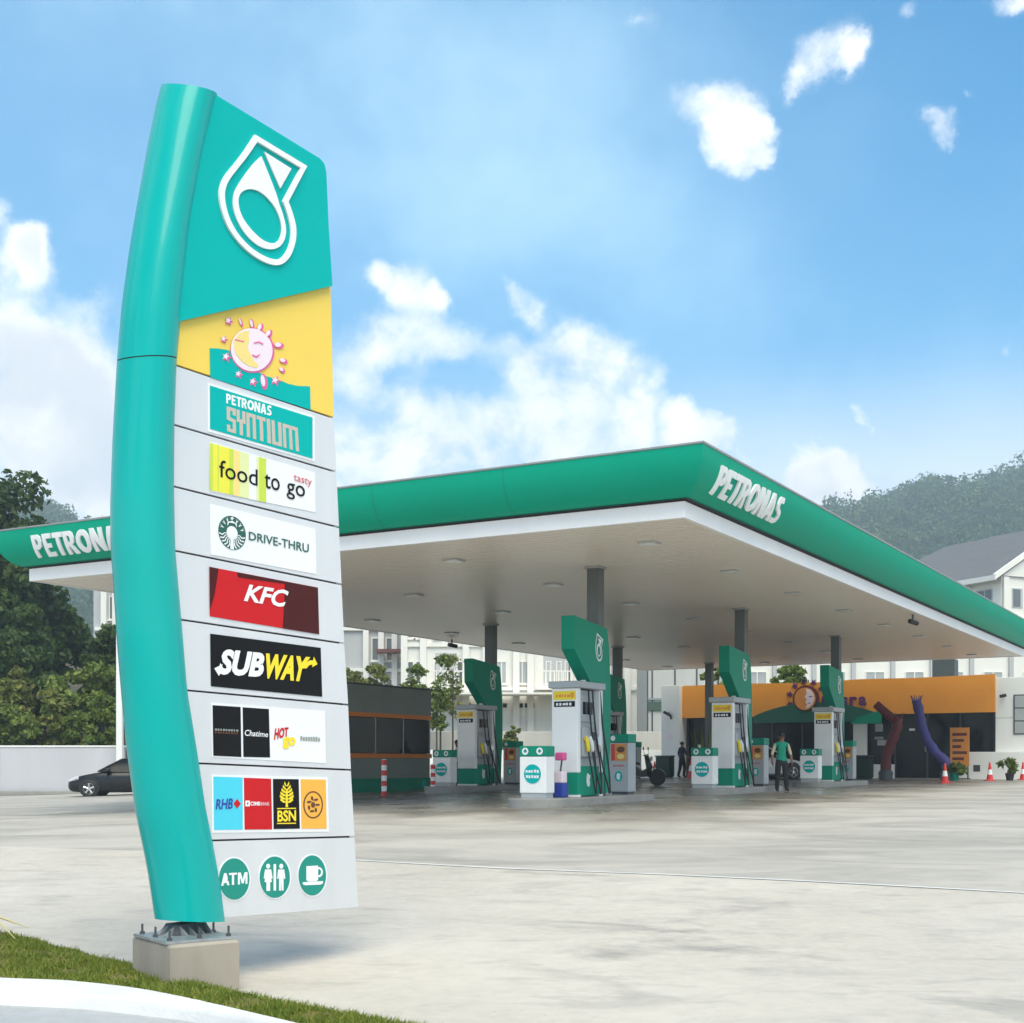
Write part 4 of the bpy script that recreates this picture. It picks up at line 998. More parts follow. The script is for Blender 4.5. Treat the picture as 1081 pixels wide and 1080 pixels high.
text('HOT', zz(ZD, [(508, 692), (602, 684), (606, 745), (504, 772)]), M['kred'], P, .0105, .04, .15)
text('go', zz(ZD, [(566, 748), (650, 752), (648, 832), (562, 830)]), M['boardyellow'], P, .0108, .05)
for i in range(8): shape(zz(ZD, [(682 + i * 17, 744 + i * .9 + (i * 5) % 6), (682 + i * 17 + 12, 745 + i * .9 + (i * 5) % 6), (682 + i * 17 + 12, 774 + i * .9), (682 + i * 17, 773 + i * .9)]), M['greyprint'], P, .0105, .001, 'print_mark')
# row 7: bank tiles
P = panels[7]
shape(zz(ZE, [(86, 50), (864, 66), (872, 432), (90, 440)]), M['white'], P, .005, .004, 'board')
for c, m_ in (([(98, 62), (293, 68), (295, 418), (103, 420)], 'cyan'), ([(303, 70), (485, 77), (492, 418), (308, 418)], 'kred'), ([(498, 78), (670, 80), (678, 412), (503, 415)], 'black'), ([(684, 80), (852, 83), (858, 412), (690, 412)], 'borange')):
    shape(zz(ZE, c), M[m_], P, .0085, .003, 'tile')
text('RHB', zz(ZE, [(112, 215), (230, 208), (226, 280), (112, 284)]), M['blue'], P, .0108, .03, .15)
shape(zz(ZE, [(257, 212), (282, 245), (257, 278), (232, 245)]), M['kred'], P, .0108, .002, 'diamond')
shape(zz(ZE, [(313, 224), (342, 224), (342, 262), (313, 262)]), M['purewhite'], P, .0108, .002, 'mark', [zz(ZE, [(322, 236), (333, 236), (333, 251), (322, 251)])])
text('CIMB', zz(ZE, [(346, 230), (412, 231), (412, 258), (346, 257)]), M['purewhite'], P, .0108, .03); text('BANK', zz(ZE, [(416, 233), (474, 234), (474, 257), (416, 256)]), M['palepink'], P, .0108, 0)
text('BSN', zz(ZE, [(527, 290), (652, 287), (652, 362), (527, 366)]), M['boardyellow'], P, .0108, .03)
for y in (274, 374): shape(zz(ZE, [(525, y), (652, y - 2), (652, y + 5), (525, y + 7)]), M['boardyellow'], P, .0108, .002, 'line')
shape(zz(ZE, [(583, 150), (596, 150), (598, 268), (583, 268)]), M['boardyellow'], P, .0108, .002, 'tree_stem')
for k in range(6):
    yy = 232 - k * 22; hw = (40, 44, 40, 33, 24, 14)[k]
    for sg in (-1, 1):
        shape(zz(ZE, [(590, yy + 6), (590 + sg * hw, yy - 26), (590 + sg * (hw + 3), yy - 10), (590 + sg * hw * .55, yy + 6)]), M['boardyellow'], P, .0108 + k * .0001, .002, 'tree_leaf')
shape(zz(ZE, ell(767, 252, 66, 92, 30)), M['brown'], P, .0105, .0018, 'ring', [zz(ZE, ell(767, 252, 58, 83, 30))])
for k in range(7):
    a = k * .9; shape(zz(ZE, ell(767 + 30 * math.cos(a), 252 + 44 * math.sin(a), 16, 8, 10, a * 1.7)), M['brown'], P, .0105 + k * .0001, .0018, 'scroll')
shape(zz(ZE, ell(767, 252, 14, 20, 12)), M['brown'], P, .0115, .0018, 'scroll')
# row 8: service icons
P = panels[8]
for (cx, cy, rx, ry) in ((238, 750, 110, 148), (510, 738, 109, 148), (762, 726, 100, 144)):
    shape(zz(ZE, ell(cx, cy, rx, ry, 36)), M['purewhite'], P, .005, .004, 'icon_ring'); shape(zz(ZE, ell(cx, cy, rx - 8, ry - 9, 36)), M['darkteal'], P, .0085, .003, 'icon_disc')
strokes([[(0, 0), (.115, 1), (.2, 1), (.315, 0), (.235, 0), (.213, .2), (.102, .2), (.08, 0)], [(.30, 1), (.60, 1), (.60, .83), (.49, .83), (.49, 0), (.41, 0), (.41, .83), (.30, .83)],
  [(.64, 0), (.64, 1), (.745, 1), (.82, .38), (.895, 1), (1.0, 1), (1.0, 0), (.928, 0), (.928, .68), (.855, .06), (.785, .06), (.712, .68), (.712, 0)]],
  zz(ZE, [(150, 712), (326, 704), (326, 782), (150, 796)]), M['purewhite'], P, .0108)
shape(zz(ZE, [(190, 762), (200, 727), (210, 760)]), M['darkteal'], P, .0112, .0015, 'letter_counter')
def fig(cx, skirt):
    shape(zz(ZE, ell(cx, 664, 13, 17, 14)), M['purewhite'], P, .0108, .002, 'figure_head')
    if skirt: pl = [(cx - 20, 686), (cx + 20, 686), (cx + 30, 745), (cx + 24, 750), (cx + 16, 720), (cx + 25, 770), (cx + 13, 772), (cx + 13, 830), (cx - 11, 830), (cx - 11, 772), (cx - 24, 770), (cx - 15, 720), (cx - 23, 750), (cx - 29, 745)]
    else: pl = [(cx - 20, 686), (cx + 20, 686), (cx + 27, 748), (cx + 19, 750), (cx + 15, 712), (cx + 15, 828), (cx + 3, 828), (cx, 765), (cx - 3, 828), (cx - 14, 828), (cx - 14, 712), (cx - 19, 750), (cx - 27, 748)]
    shape(zz(ZE, pl), M['purewhite'], P, .0108, .002, 'figure')
fig(465, True); fig(553, False); shape(zz(ZE, [(502, 650), (518, 650), (518, 828), (502, 828)]), M['purewhite'], P, .0108, .002, 'divider')
shape(zz(ZE, [(722, 664), (800, 660), (800, 755), (790, 764), (735, 768), (722, 758)]), M['purewhite'], P, .0108, .002, 'cup')
shape(zz(ZE, ell(806, 704, 26, 34, 18, 0)), M['purewhite'], P, .0106, .002, 'cup_handle', [zz(ZE, ell(806, 704, 15, 21, 14))])
shape(zz(ZE, [(697, 772), (834, 764), (830, 782), (812, 788), (715, 792), (700, 788)]), M['purewhite'], P, .0108, .002, 'saucer')

# ================================================================== CANOPY
ZS, ZW, ZTOP, OUT = 5.35, 5.62, 6.46, .58
LU, LVN = 36.0, 16.9
canopy = empty('filling_station_canopy', (C0.x, C0.y, 0), ZROT)
# local frame: x = -LV (so v = -x), y = RV (u)
tag(canopy, 'large green-edged filling station canopy with white slatted soffit on grey columns', 'canopy')
def cb_(mb, name, mat, smooth=False, parent=None): return mb.build(name, mat, parent or canopy, smooth)
NP = 12
prof = [(OUT * math.sin(math.pi / 2 * t), ZW + .03 + (ZTOP - ZW - .03) * (1 - math.cos(math.pi / 2 * t))) for t in np.linspace(0, 1, NP)]
def fascia(name, p0, p1, n_out, e0, e1):
    """curved edge between two soffit corners (local 2-D), mitred at both ends along e0 / e1"""
    mb = MB(); rings = []
    for s in np.linspace(0, 1, 25):
        row = []
        for (o, z) in prof:
            a = Vector(p0) + Vector(e0) * o; b = Vector(p1) + Vector(e1) * o; q = a.lerp(b, s); row.append((q.x, q.y, z))
        rings.append(row)
    mb.loft(rings, closed=False); return cb_(mb, name, M['green'], 60)
cn = [Vector((0, 0)), Vector((-LVN, 0)), Vector((-LVN, LU)), Vector((0, LU))]
dg = [Vector((1, -1)), Vector((-1, -1)), Vector((-1, 1)), Vector((1, 1))]
f_front = fascia('fascia', cn[0], cn[1], None, dg[0], dg[1]); f_left = fascia('fascia', cn[1], cn[2], None, dg[1], dg[2])
f_back = fascia('fascia', cn[2], cn[3], None, dg[2], dg[3]); f_right = fascia('fascia', cn[3], cn[0], None, dg[3], dg[0])
for fo_, ln_, ed in ((f_front, LVN, 'front'), (f_right, LU, 'right')):
    for k in range(1, int(ln_ // 3)):
        mb = MB(); s_ = k * 3.0 + .4; ring_ = []
        for t_ in np.linspace(.02, .99, 9):
            o_ = OUT * math.sin(math.pi / 2 * t_) + .003; z_ = ZW + .03 + (ZTOP - ZW - .03) * (1 - math.cos(math.pi / 2 * t_)) - .002
            ring_.append([(-s_, -o_, z_), (-s_ - .012, -o_, z_)] if ed == 'front' else [(o_, s_, z_), (o_, s_ + .012, z_)])
        mb.loft(ring_, closed=False); mb.build('panel_seam', pmat('seam_green', (.0, .16, .10), .6), fo_)
# thin bright top lip, roof deck, white band, slatted soffit
mb = MB(); o2 = OUT
rg = lambda o, z: [(o, -o, z), (-LVN - o, -o, z), (-LVN - o, LU + o, z), (o, LU + o, z)]
mb.loft([rg(OUT + .004, ZTOP), rg(OUT + .02, ZTOP + .012), rg(OUT + .02, ZTOP + .04), rg(OUT - .06, ZTOP + .04), rg(OUT - .06, ZTOP)], cap=False); cb_(mb, 'top_lip', M['steel'])
mb = MB(); mb.loft([rg(OUT * .55, ZTOP - .32), rg(OUT * .55, ZTOP - .25)]); cb_(mb, 'roof_deck', M['steel'])
mb = MB(); mb.loft([rg(.10, ZW + .028), rg(.012, ZW + .028), rg(.012, ZW + .002), rg(-.2, ZW + .002)], cap=False); cb_(mb, 'shadow_gap', M['gap'])
mb = MB(); mb.loft([rg(-.25, ZW), rg(0, ZW), rg(0, ZS - .02), rg(-.09, ZS - .02), rg(-.09, ZS + .05)], cap=False); cb_(mb, 'edge_band', M['band'])
mb = MB(); ns = 150
for i in range(ns):
    y0 = .1 + (LU - .2) * i / ns; y1 = .1 + (LU - .2) * (i + 1) / ns - .018
    mb.box(-LVN + .095, -.095, y0, y1 - .012, ZS, ZS + .02)
so_ = cb_(mb, 'soffit_slats', M['soffit']); so_['kind'] = 'stuff'
MB().box(-LVN + .1, -.1, .1, LU - .1, ZS + .07, ZS + .09).build('soffit_backing', M['darkgrey'], canopy)
# downlights
lm = MB(); lm.box(-.19, .19, -.19, .19, 0, .03, .008); fm = MB(); fm.box(-.15, .15, -.15, .15, -.012, -.002)
fr = lm.build('downlight', M['pumpgrey'], canopy); lens = fm.build('diffuser', M['lens'], fr)
first = True
for r_i, v in enumerate((1.7, 6.3, 10.4, 15.0)):
    for c_i in range(8):
        u = 2.3 + c_i * 4.55
        if first: d_ = fr; first = False
        else:
            d_ = fr.copy(); COL.objects.link(d_); d_.parent = canopy; l2 = lens.copy(); COL.objects.link(l2); l2.parent = d_
        d_.location = (-v, u, ZS - .032)
# columns, with collar and base
def uv_of(x, y): p = Vector((x, y, 0)) - C0; return p.dot(RV), p.dot(LV)
COLS = {'c1': (1.87, 30.2), 'c2': (6.51, 38.3), 'c3': (11.15, 46.4), 'r2': (-.664, 42.6), 'r3': (3.97, 50.7), 'r1': (-5.3, 34.5), 'r4': (8.6, 58.8)}
for kx, (x, y) in COLS.items():
    u, v = uv_of(x, y); mb = MB(); mb.box(-v - .15, -v + .15, u - .15, u + .15, zg(x, y) - .1, ZS + .03, .02); c_ = cb_(mb, 'column', M['columnm'])
    mb = MB(); mb.box(-v - .19, -v + .19, u - .19, u + .19, ZS - .05, ZS - .002, .01); mb.build('collar', M['steel'], c_)
# raised lettering wrapped on the curved fascia
def fpoint(edge, s, t, w):
    """edge 'front': s metres from near corner along LV; 'right': s along RV; t 0..1 up the profile; w proud"""
    o_ = OUT * math.sin(math.pi / 2 * t); z = ZW + .03 + (ZTOP - ZW - .03) * (1 - math.cos(math.pi / 2 * t))
    tx, tz = math.cos(math.pi / 2 * t) * OUT, (ZTOP - ZW - .03) * math.sin(math.pi / 2 * t); l = math.hypot(tx, tz); nx, nz = tz / l, -tx / l
    o_ += nx * w; z += nz * w
    return (-s, -o_, z) if edge == 'front' else (o_, s, z)
def cpx(p):                                              # canopy-local -> photo px
    q = C0 + LV * (-p[0]) + RV * p[1]; return CX + F * q.x / q.y
def solve_s(edge, px, t):
    lo, hi = (0, LVN) if edge == 'front' else (0, LU)
    for _ in range(60):
        m_ = (lo + hi) / 2; v = cpx(fpoint(edge, m_, t, 0))
        if (v > px) == (edge == 'front'): lo = m_
        else: hi = m_
    return (lo + hi) / 2
def fascia_word(edge, px0, px1, t0, t1, parent):
    word = 'PETRONAS'; ms = [letter_mesh(c) for c in word]; gap_ = .075; tot = sum(m_[0] for m_ in ms) + gap_ * 7
    s0 = solve_s(edge, px0, (t0 + t1) / 2); s1 = solve_s(edge, px1, (t0 + t1) / 2); x = 0
    for wd_, vs, fs in ms:
        mb = MB(); mb.add([fpoint(edge, s0 + (s1 - s0) * (x + a * wd_) / tot, t0 + (t1 - t0) * b, .022 + z * .02) for a, b, z in vs], fs)
        mb.build('letter', M['purewhite'], parent); x += wd_ + gap_
fascia_word('front', 36.5, 137, .40, .86, f_front)
fascia_word('right', 756, 823.5, .38, .84, f_right)
# cameras under the soffit
for px, py, lab in ((477, 678, 'black security camera under the far left edge of the soffit'), (963.5, 652, 'black security camera under the right edge of the soffit')):
    d = (ZS - HC) * F / (HY - py + 4); p = at_depth(px, py, d); cm = empty('security_camera', (p.x, p.y, ZS - .02), .6)
    MB().tube([(0, 0, 0), (0, 0, -.16)], .03, 8).build('bracket', M['darkgrey'], cm); mb = MB(); mb.tube([(-.14, 0, -.2), (.2, 0, -.25)], [.07, .07], 10); mb.build('housing', M['rubber'], cm, 40)
    MB().tube([(.2, 0, -.25), (.215, 0, -.252)], .055, 10).build('lens', M['darkglass'], cm); tag(cm, lab, 'camera', 'security cameras on the station')

# ================================================================== PUMP ISLANDS
ISL = {'c1': 'nearest', 'c2': 'second', 'c3': 'third', 'r2': 'left', 'r3': 'rear'}
WHERE = {'c1': 'on the nearest island', 'c2': 'on the second island', 'c3': 'on the third, farthest island',
         'r2': 'in the shade beside the kiosk', 'r3': 'half hidden behind the nearest island'}
KH = .15
def local_text(parent, s, mat, fn, bold=.02, shear=0.0, name='lettering'):
    vs, fs, _, _ = glyphs(s, bold, 0, shear); mb = MB(); mb.add([fn(x, y) for x, y, z in vs], fs); return mb.build(name, mat, parent, recalc=False)
def disc_y(parent, name, cx, y, cz, rx, rz, mat, n=28, th=.004):
    mb = MB(); mb.prism(ell(cx, cz, rx, rz, n), lambda x, z: (x, y + th, z), lambda x, z: (x, y, z)); return mb.build(name, mat, parent)
def disc_x(parent, name, x, cy, cz, ry, rz, mat, n=24, th=.004):
    mb = MB(); mb.prism(ell(cy, cz, ry, rz, n), lambda a, z: (x - th, a, z), lambda a, z: (x, a, z)); return mb.build(name, mat, parent)
def drop_poly(cx, cz, h, fl=1):
    """the drop emblem's outline, height h"""
    pts = [(.20, 1.0), (1.0, .80), (.78, .50), (.86, .38), (.88, .22), (.80, .09), (.62, .0), (.40, .0), (.18, .10), (.05, .28), (.0, .48), (.04, .68)]
    return [(cx + fl * (x - .45) * h * .62, cz + (z - .5) * h) for x, z in pts]
def bars(parent, mat, x0, x1, y, z0, z1, n, seed=1):
    rd = random.Random(seed); x = x0; w = (x1 - x0) / n
    for i in range(n):
        a = w * rd.uniform(.55, .92); MB().box(x, x + a, y, y + .002, z0 + (z1 - z0) * rd.uniform(0, .15), z1 - (z1 - z0) * rd.uniform(0, .2)).build('printed_mark', mat, parent); x += w
def make_pump():
    t = empty('fuel_pump', (0, 0, 0))
    W = .31; y0, y1 = -1.5, -.26
    # front and back slabs: white above, green below
    for (a, b) in ((y0, y0 + .16), (y1 - .16, y1)):
        s = MB().box(-W, W, a, b, .52, 2.33, .015).build('end_panel', M['pumpwhite'], t)
        MB().box(-W, W, a - .002, b + .002, .05, .518, .01).build('green_skirt', M['greenpaint'], t)
        MB().box(-W, W, a - .001, b + .001, 0, .048).build('toe_kick', M['pumpwhite'], t)
    MB().box(-.20, .20, y0 + .162, y1 - .162, .66, 2.3).build('core', M['pumpgrey'], t)
    MB().box(-W + .02, W - .02, y0 + .162, y1 - .162, .02, .658, .01).build('lower_cabinet', M['greenpaint'], t)
    MB().box(-W - .06, W + .06, y0 - .06, y1 + .03, 2.332, 2.48, .02).build('cap', M['pumpgrey'], t)
    # labels on the end facing the road
    l1 = MB().box(-.27, .27, y0 - .006, y0 - .0005, 2.08, 2.27).build('yellow_label', M['boardyellow'], t)
    bars(l1, M['orange'], -.2, .14, y0 - .0085, 2.13, 2.2, 5, 3); disc_y(l1, 'printed_disc', .19, y0 - .0085, 2.18, .05, .06, M['storeyellow'], th=.002)
    l2 = MB().box(-.25, .25, y0 - .006, y0 - .0005, 1.93, 2.05).build('black_label', M['black'], t)
    bars(l2, M['purewhite'], -.2, .2, y0 - .0085, 1.955, 2.02, 5, 4)
    for sg in (1, -1):
        X = lambda v: sg * v
        def bx_(x0, x1, *r, bev=0.0): a, b = sorted((X(x0), X(x1))); return MB().box(a, b, *r, bev)
        bx_(.20, .245, y0 + .25, y1 - .25, 1.62, 2.2, bev=.01).build('display_panel', M['pumpgrey'], t)
        d = bx_(.245, .25, y0 + .38, y1 - .38, 1.78, 2.05).build('screen', M['darkglass'], t)
        h = bx_(.20, .30, y0 + .25, y1 - .25, .86, 1.5, bev=.015).build('nozzle_holder', M['pumpgrey'], t)
        bx_(.30, .304, -.78, -.62, 1.22, 1.40).build('keypad', M['darkgrey'], h)
        # nozzles and hoses
        for k, (yy, mt) in enumerate(((-1.10, 'boardyellow'), (-.90, 'lens'), (-.52, 'alloy'))):
            nz = MB(); nz.tube([(X(.31), yy, 1.30), (X(.345), yy, 1.18), (X(.36), yy + .02, 1.02), (X(.34), yy + .05, .95)], [.035, .05, .045, .03], 8)
            nz.tube([(X(.345), yy, 1.18), (X(.33), yy - .09, 1.22), (X(.32), yy - .12, 1.28)], [.016, .014, .012], 6)
            n_ = nz.build('nozzle', M[mt], t, 40)
            hs = MB(); sway = .12 + .05 * k
            pts = [(X(.36), yy + .02, .98), (X(.42), yy + .05, .6), (X(.46), yy + .02 + sway, .16), (X(.44), yy + .10 + sway, .06), (X(.40), yy + .22 + sway, .16), (X(.36), yy + .30 + sway * .6, .7), (X(.33), yy + .22, 1.5), (X(.30), yy + .14, 2.3)]
            # smooth the hose path
            q = []
            for i in range(len(pts) - 1):
                p0 = Vector(pts[max(i - 1, 0)]); p1 = Vector(pts[i]); p2 = Vector(pts[i + 1]); p3 = Vector(pts[min(i + 2, len(pts) - 1)])
                for f in (0, .25, .5, .75): q.append(.5 * (2 * p1 + (p2 - p0) * f + (2 * p0 - 5 * p1 + 4 * p2 - p3) * f * f + (3 * p1 - p0 - 3 * p2 + p3) * f ** 3))
            q.append(Vector(pts[-1])); hs.tube(q, .019, 7).build('hose', M['rubber'], n_, 40)
        # green drop on the lower cabinet
        mb = MB(); mb.prism(drop_poly(-.95, .36, .3), lambda a, z: (X(W - .018), a, z), lambda a, z: (X(W - .014), a, z)); mb.build('drop_mark', M['purewhite'], t)
    mb = MB(); mb.box(-.06, .06, -.62, -.42, 2.482, 2.60, .01); mb.build('number_box', M['pumpwhite'], t)
    return t
def make_fin():
    t = empty('column_fin', (0, 0, 0))
    pr = [(-1.36, 3.90), (-1.34, 3.18), (-.42, 2.38), (-.05, 2.0), (.16, 1.2), (.18, 0.0), (.34, 0.0), (.46, 1.6), (.46, 2.5), (.38, 3.3), (.28, 3.74), (.1, 3.77)]
    mb = MB(); n = len(pr)
    hw = lambda y, z: .19 if y > -.9 else .15
    cy = sum(p[0] for p in pr) / n; cz = 2.9
    def ring(x, s): return [(x, y + (cy - y) * s, z + (cz - z) * s * .4) for y, z in pr]
    # slightly domed flanks
    mb.prism(pr, lambda y, z: (-.155, y, z), lambda y, z: (.155, y, z)); mb.build('blade', M['greenpaint'], t)
    for sg in (1, -1):
        mb = MB(); mb.prism(drop_poly(-.15, 3.30, .62, 1), lambda y, z: (sg * .156, y, z), lambda y, z: (sg * .163, y, z), [drop_poly(-.15, 3.30, .54, 1)]); e = mb.build('emblem', M['purewhite'], t)
        mb = MB(); mb.prism(ell(-.15, 3.24, .10, .15, 20), lambda y, z: (sg * .156, y, z), lambda y, z: (sg * .163, y, z), [ell(-.15, 3.22, .07, .11, 16)]); mb.build('emblem_drop', M['purewhite'], e)
        mb = MB(); mb.prism([(-.2, 3.50), (.0, 3.46), (-.09, 3.34)], lambda y, z: (sg * .156, y, z), lambda y, z: (sg * .163, y, z)); mb.build('emblem_corner', M['purewhite'], e)
    MB().box(-.2, .2, .12, .44, -.02, .06, .01).build('foot', M['steel'], t)
    return t
def make_bin():
    t = empty('service_bin', (0, 0, 0)); W = .31; y0, y1 = -2.75, -2.36; cx = -.09
    MB().box(cx - W, cx + W, y0, y1, .10, .86, .02).build('cabinet', M['pumpwhite'], t)
    MB().box(cx - W + .03, cx + W - .03, y0 + .02, y1 - .02, 0, .098).build('plinth', M['pumpgrey'], t)
    tp = MB().box(cx - W - .005, cx + W + .005, y0 - .005, y1 + .005, .862, 1.08, .02).build('green_top', M['greenpaint'], t)
    for sx in (-.17, .17):
        disc_y(tp, 'badge', cx + sx, y0 - .012, .97, .075, .075, M['purewhite']); mb = MB(); mb.prism([(cx + sx - .04, .97), (cx + sx, .93), (cx + sx + .045, .975), (cx + sx, 1.02)], lambda x, z: (x, y0 - .0125, z), lambda x, z: (x, y0 - .016, z)); mb.build('badge_mark', M['darkteal'], tp)
    d0 = disc_y(t, 'sticker', cx, y0 - .005, .50, .215, .215, M['purewhite']); disc_y(d0, 'sticker_disc', cx, y0 - .010, .50, .20, .20, M['tealpanel'])
    bars(d0, M['purewhite'], cx - .16, cx + .17, y0 - .013, .52, .59, 5, 5); bars(d0, M['purewhite'], cx - .15, cx + .16, y0 - .013, .41, .48, 5, 6)
    return t
def make_unit():
    t = empty('payment_cabinet', (0, 0, 0)); W = .25; y0, y1 = 1.2, 1.62
    MB().box(-W, W, y0, y1, .06, 1.20, .015).build('cabinet', M['pumpgrey'], t); MB().box(-W + .03, W - .03, y0 + .03, y1 - .03, 0, .058).build('plinth', M['darkgrey'], t)
    tp = MB().box(-W - .01, W + .01, y0 - .02, y1 + .01, 1.202, 1.40, .015).build('green_top', M['greenpaint'], t); disc_y(tp, 'badge', -.13, y0 - .027, 1.30, .06, .06, M['purewhite'])
    p = MB().box(-.19, .2, y0 - .008, y0 - .0005, .78, 1.17).build('poster', M['plywood'], t)
    MB().box(-.185, -.09, y0 - .012, y0 - .0085, .785, 1.165).build('red_strip', M['red'], p); disc_y(p, 'burger', .06, y0 - .012, 1.04, .10, .07, M['brown']); disc_y(p, 'bun', .06, y0 - .012, .88, .09, .06, M['skytint'])
    bars(t, M['ltred'], -.14, .16, y0 - .004, .64, .69, 6, 7)
    disc_y(t, 'drop_disc', 0, y0 - .005, .42, .10, .12, M['tealpanel']); mb = MB(); mb.prism(drop_poly(0, .42, .16), lambda x, z: (x, y0 - .006, z), lambda x, z: (x, y0 - .010, z)); mb.build('drop_mark', M['purewhite'], t)
    return t
def make_bucket():
    t = empty('squeegee_bucket', (0, 0, 0)); MB().box(-.13, .13, -.13, .13, 0, .30, .03).build('bucket', M['blue'], t)
    MB().box(-.11, .11, -.11, .11, .302, .55, .03).build('towel_box', M['palepink'], t); MB().tube([(0, 0, .55), (.03, .02, .85)], .02, 8).build('handle', M['darkgrey'], t); MB().box(-.10, .12, -.08, .08, .78, .95, .03).build('squeegee_head', M['pink'], t)
    return t
protos = dict(pump=make_pump(), fin=make_fin(), bin=make_bin(), unit=make_unit(), bucket=make_bucket())
CAT = dict(pump='fuel pump', fin='column fin', bin='bin', unit='cabinet', bucket='bucket')
LBL = dict(pump='white and green fuel pump with black hoses ', fin='green wedge-shaped fin with white drop emblem ', bin='white bin with green top and round sticker ', unit='grey cabinet with green top and food poster ', bucket='blue squeegee bucket beside the pump ')
GRP = dict(pump='fuel pumps under the canopy', fin='green fins on the canopy columns', bin='service bins at the island ends', unit='poster cabinets on the islands', bucket='buckets on the islands')
first = {k: True for k in protos}
for key in ('c1', 'c2', 'c3', 'r2', 'r3'):
    x, y = COLS[key]; gz = zg(x, y)
    # kerbed island
    mb = MB(); outl = []
    for i in range(25):
        a = math.pi + math.pi * i / 24; outl.append((.62 * math.cos(a), -2.75 + .5 * math.sin(a)))
    for i in range(25):
        a = math.pi * i / 24; outl.append((.62 * math.cos(a), 1.75 + .5 * math.sin(a)))
    def rg2(s, z): return [(px_ * s, -.5 + (py_ + .5) * (1 - (1 - s) * .25), z) for px_, py_ in outl]
    mb.loft([rg2(1, -.15), rg2(1, KH - .02), rg2(.975, KH)]); isl = mb.build('pump_island', M['kerbgrey'], smooth=30, loc=(x, y, gz)); isl.rotation_euler = (0, 0, ZROT); isl['kind'] = 'structure'
    for kind, pr_ in protos.items():
        if kind == 'bucket' and key != 'c1': continue
        o = pr_ if first[kind] else copy_tree(pr_); first[kind] = False
        o.location = (x, y, gz + KH); o.rotation_euler = (0, 0, ZROT)
        tag(o, LBL[kind] + WHERE[key], CAT[kind], GRP[kind])
        if kind == 'bucket': p = Vector((x, y, gz + KH)) + LV * -.02 + RV * -1.95; o.location = p + LV * (-.12)

# ================================================================== KIOSK
kx0 = Vector((-5.95, 40.4, 0)); kiosk = empty('kiosk', (kx0.x, kx0.y, zg(-5, 42) - .02), ZROT)
KL = 6.45; KD = 2.6
MB().box(-KD, 0, 0, KL, 0, .06).build('floor_slab', M['kerbgrey'], kiosk)
MB().box(-KD + .02, -.02, .02, KL - .02, .062, .5).build('green_base', M['greenpaint'], kiosk)
MB().box(-KD + .04, -.04, .04, KL - .04, .502, 1.16).build('lower_wall', pmat('kiosk_green_grey', (.25, .29, .265), .55, 0, .08, 1), kiosk)
MB().box(-KD - .01, .01, -.01, KL + .01, 1.162, 1.30).build('orange_band', M['orange'], kiosk)
MB().box(-KD + .1, -.1, .1, KL - .1, 1.302, 2.46).build('interior', M['timber'], kiosk)
for i in range(4):
    a = .06 + (KL - .12) * i / 4 + .03; b = .06 + (KL - .12) * (i + 1) / 4 - .03
    w_ = MB().box(-.07, -.05, a, b, 1.32, 2.44).build('window', M['darkglass'], kiosk)
for i in range(5): yy = .06 + (KL - .12) * i / 4; MB().box(-.09, -.03, yy - .03, yy + .03, 1.302, 2.458).build('mullion', M['steel'], kiosk)
MB().box(-1.9, -.7, .05, .07, 1.35, 2.4).build('window', M['darkglass'], kiosk)
MB().box(-.3, -.28, 4.3, 5.3, 1.4, 2.0).build('notice', M['winblind'], kiosk)
MB().box(-KD - .01, .01, -.01, KL + .01, 2.462, 2.60).build('orange_band', M['orange'], kiosk)
MB().box(-KD + .01, -.01, .01, KL - .01, 2.602, 3.46).build('parapet', MATS['kiosk_green_grey'], kiosk)
MB().box(-KD - .02, .02, -.02, KL + .02, 3.462, 3.52).build('parapet_cap', M['darkgrey'], kiosk)
mb = MB(); mb.prism(drop_poly(6.0, .28, .34), lambda y, z: (-.019, y, z), lambda y, z: (-.013, y, z)); mb.build('drop_mark', M['tealpanel'], kiosk)
tag(kiosk, 'grey kiosk with orange bands and dark windows behind the totem', 'kiosk')
def bollard(px, d, h, lab):
    t = empty('bollard', gpt(px, d)); r = .075; MB().lathe([(.14, 0), (.14, .02), (.10, .03)], seg=16).build('base', M['darkgrey'], t)
    n = 7
    for i in range(n): MB().lathe([(r, .03 + h * i / n), (r, .03 + h * (i + 1) / n)], seg=16).build('stripe', M['red'] if i % 2 == 0 else M['pumpwhite'], t, 40)
    MB().lathe([(r, .03 + h), (r * .7, .05 + h), (.01, .06 + h)], seg=16).build('cap', M['pumpwhite'], t, 40); tag(t, lab, 'bollard', 'red and white bollards')
bollard(405.5, 37.6, 1.02, 'red and white striped bollard in front of the kiosk')
bollard(457, 40.0, .82, 'shorter red and white bollard right of the kiosk corner')

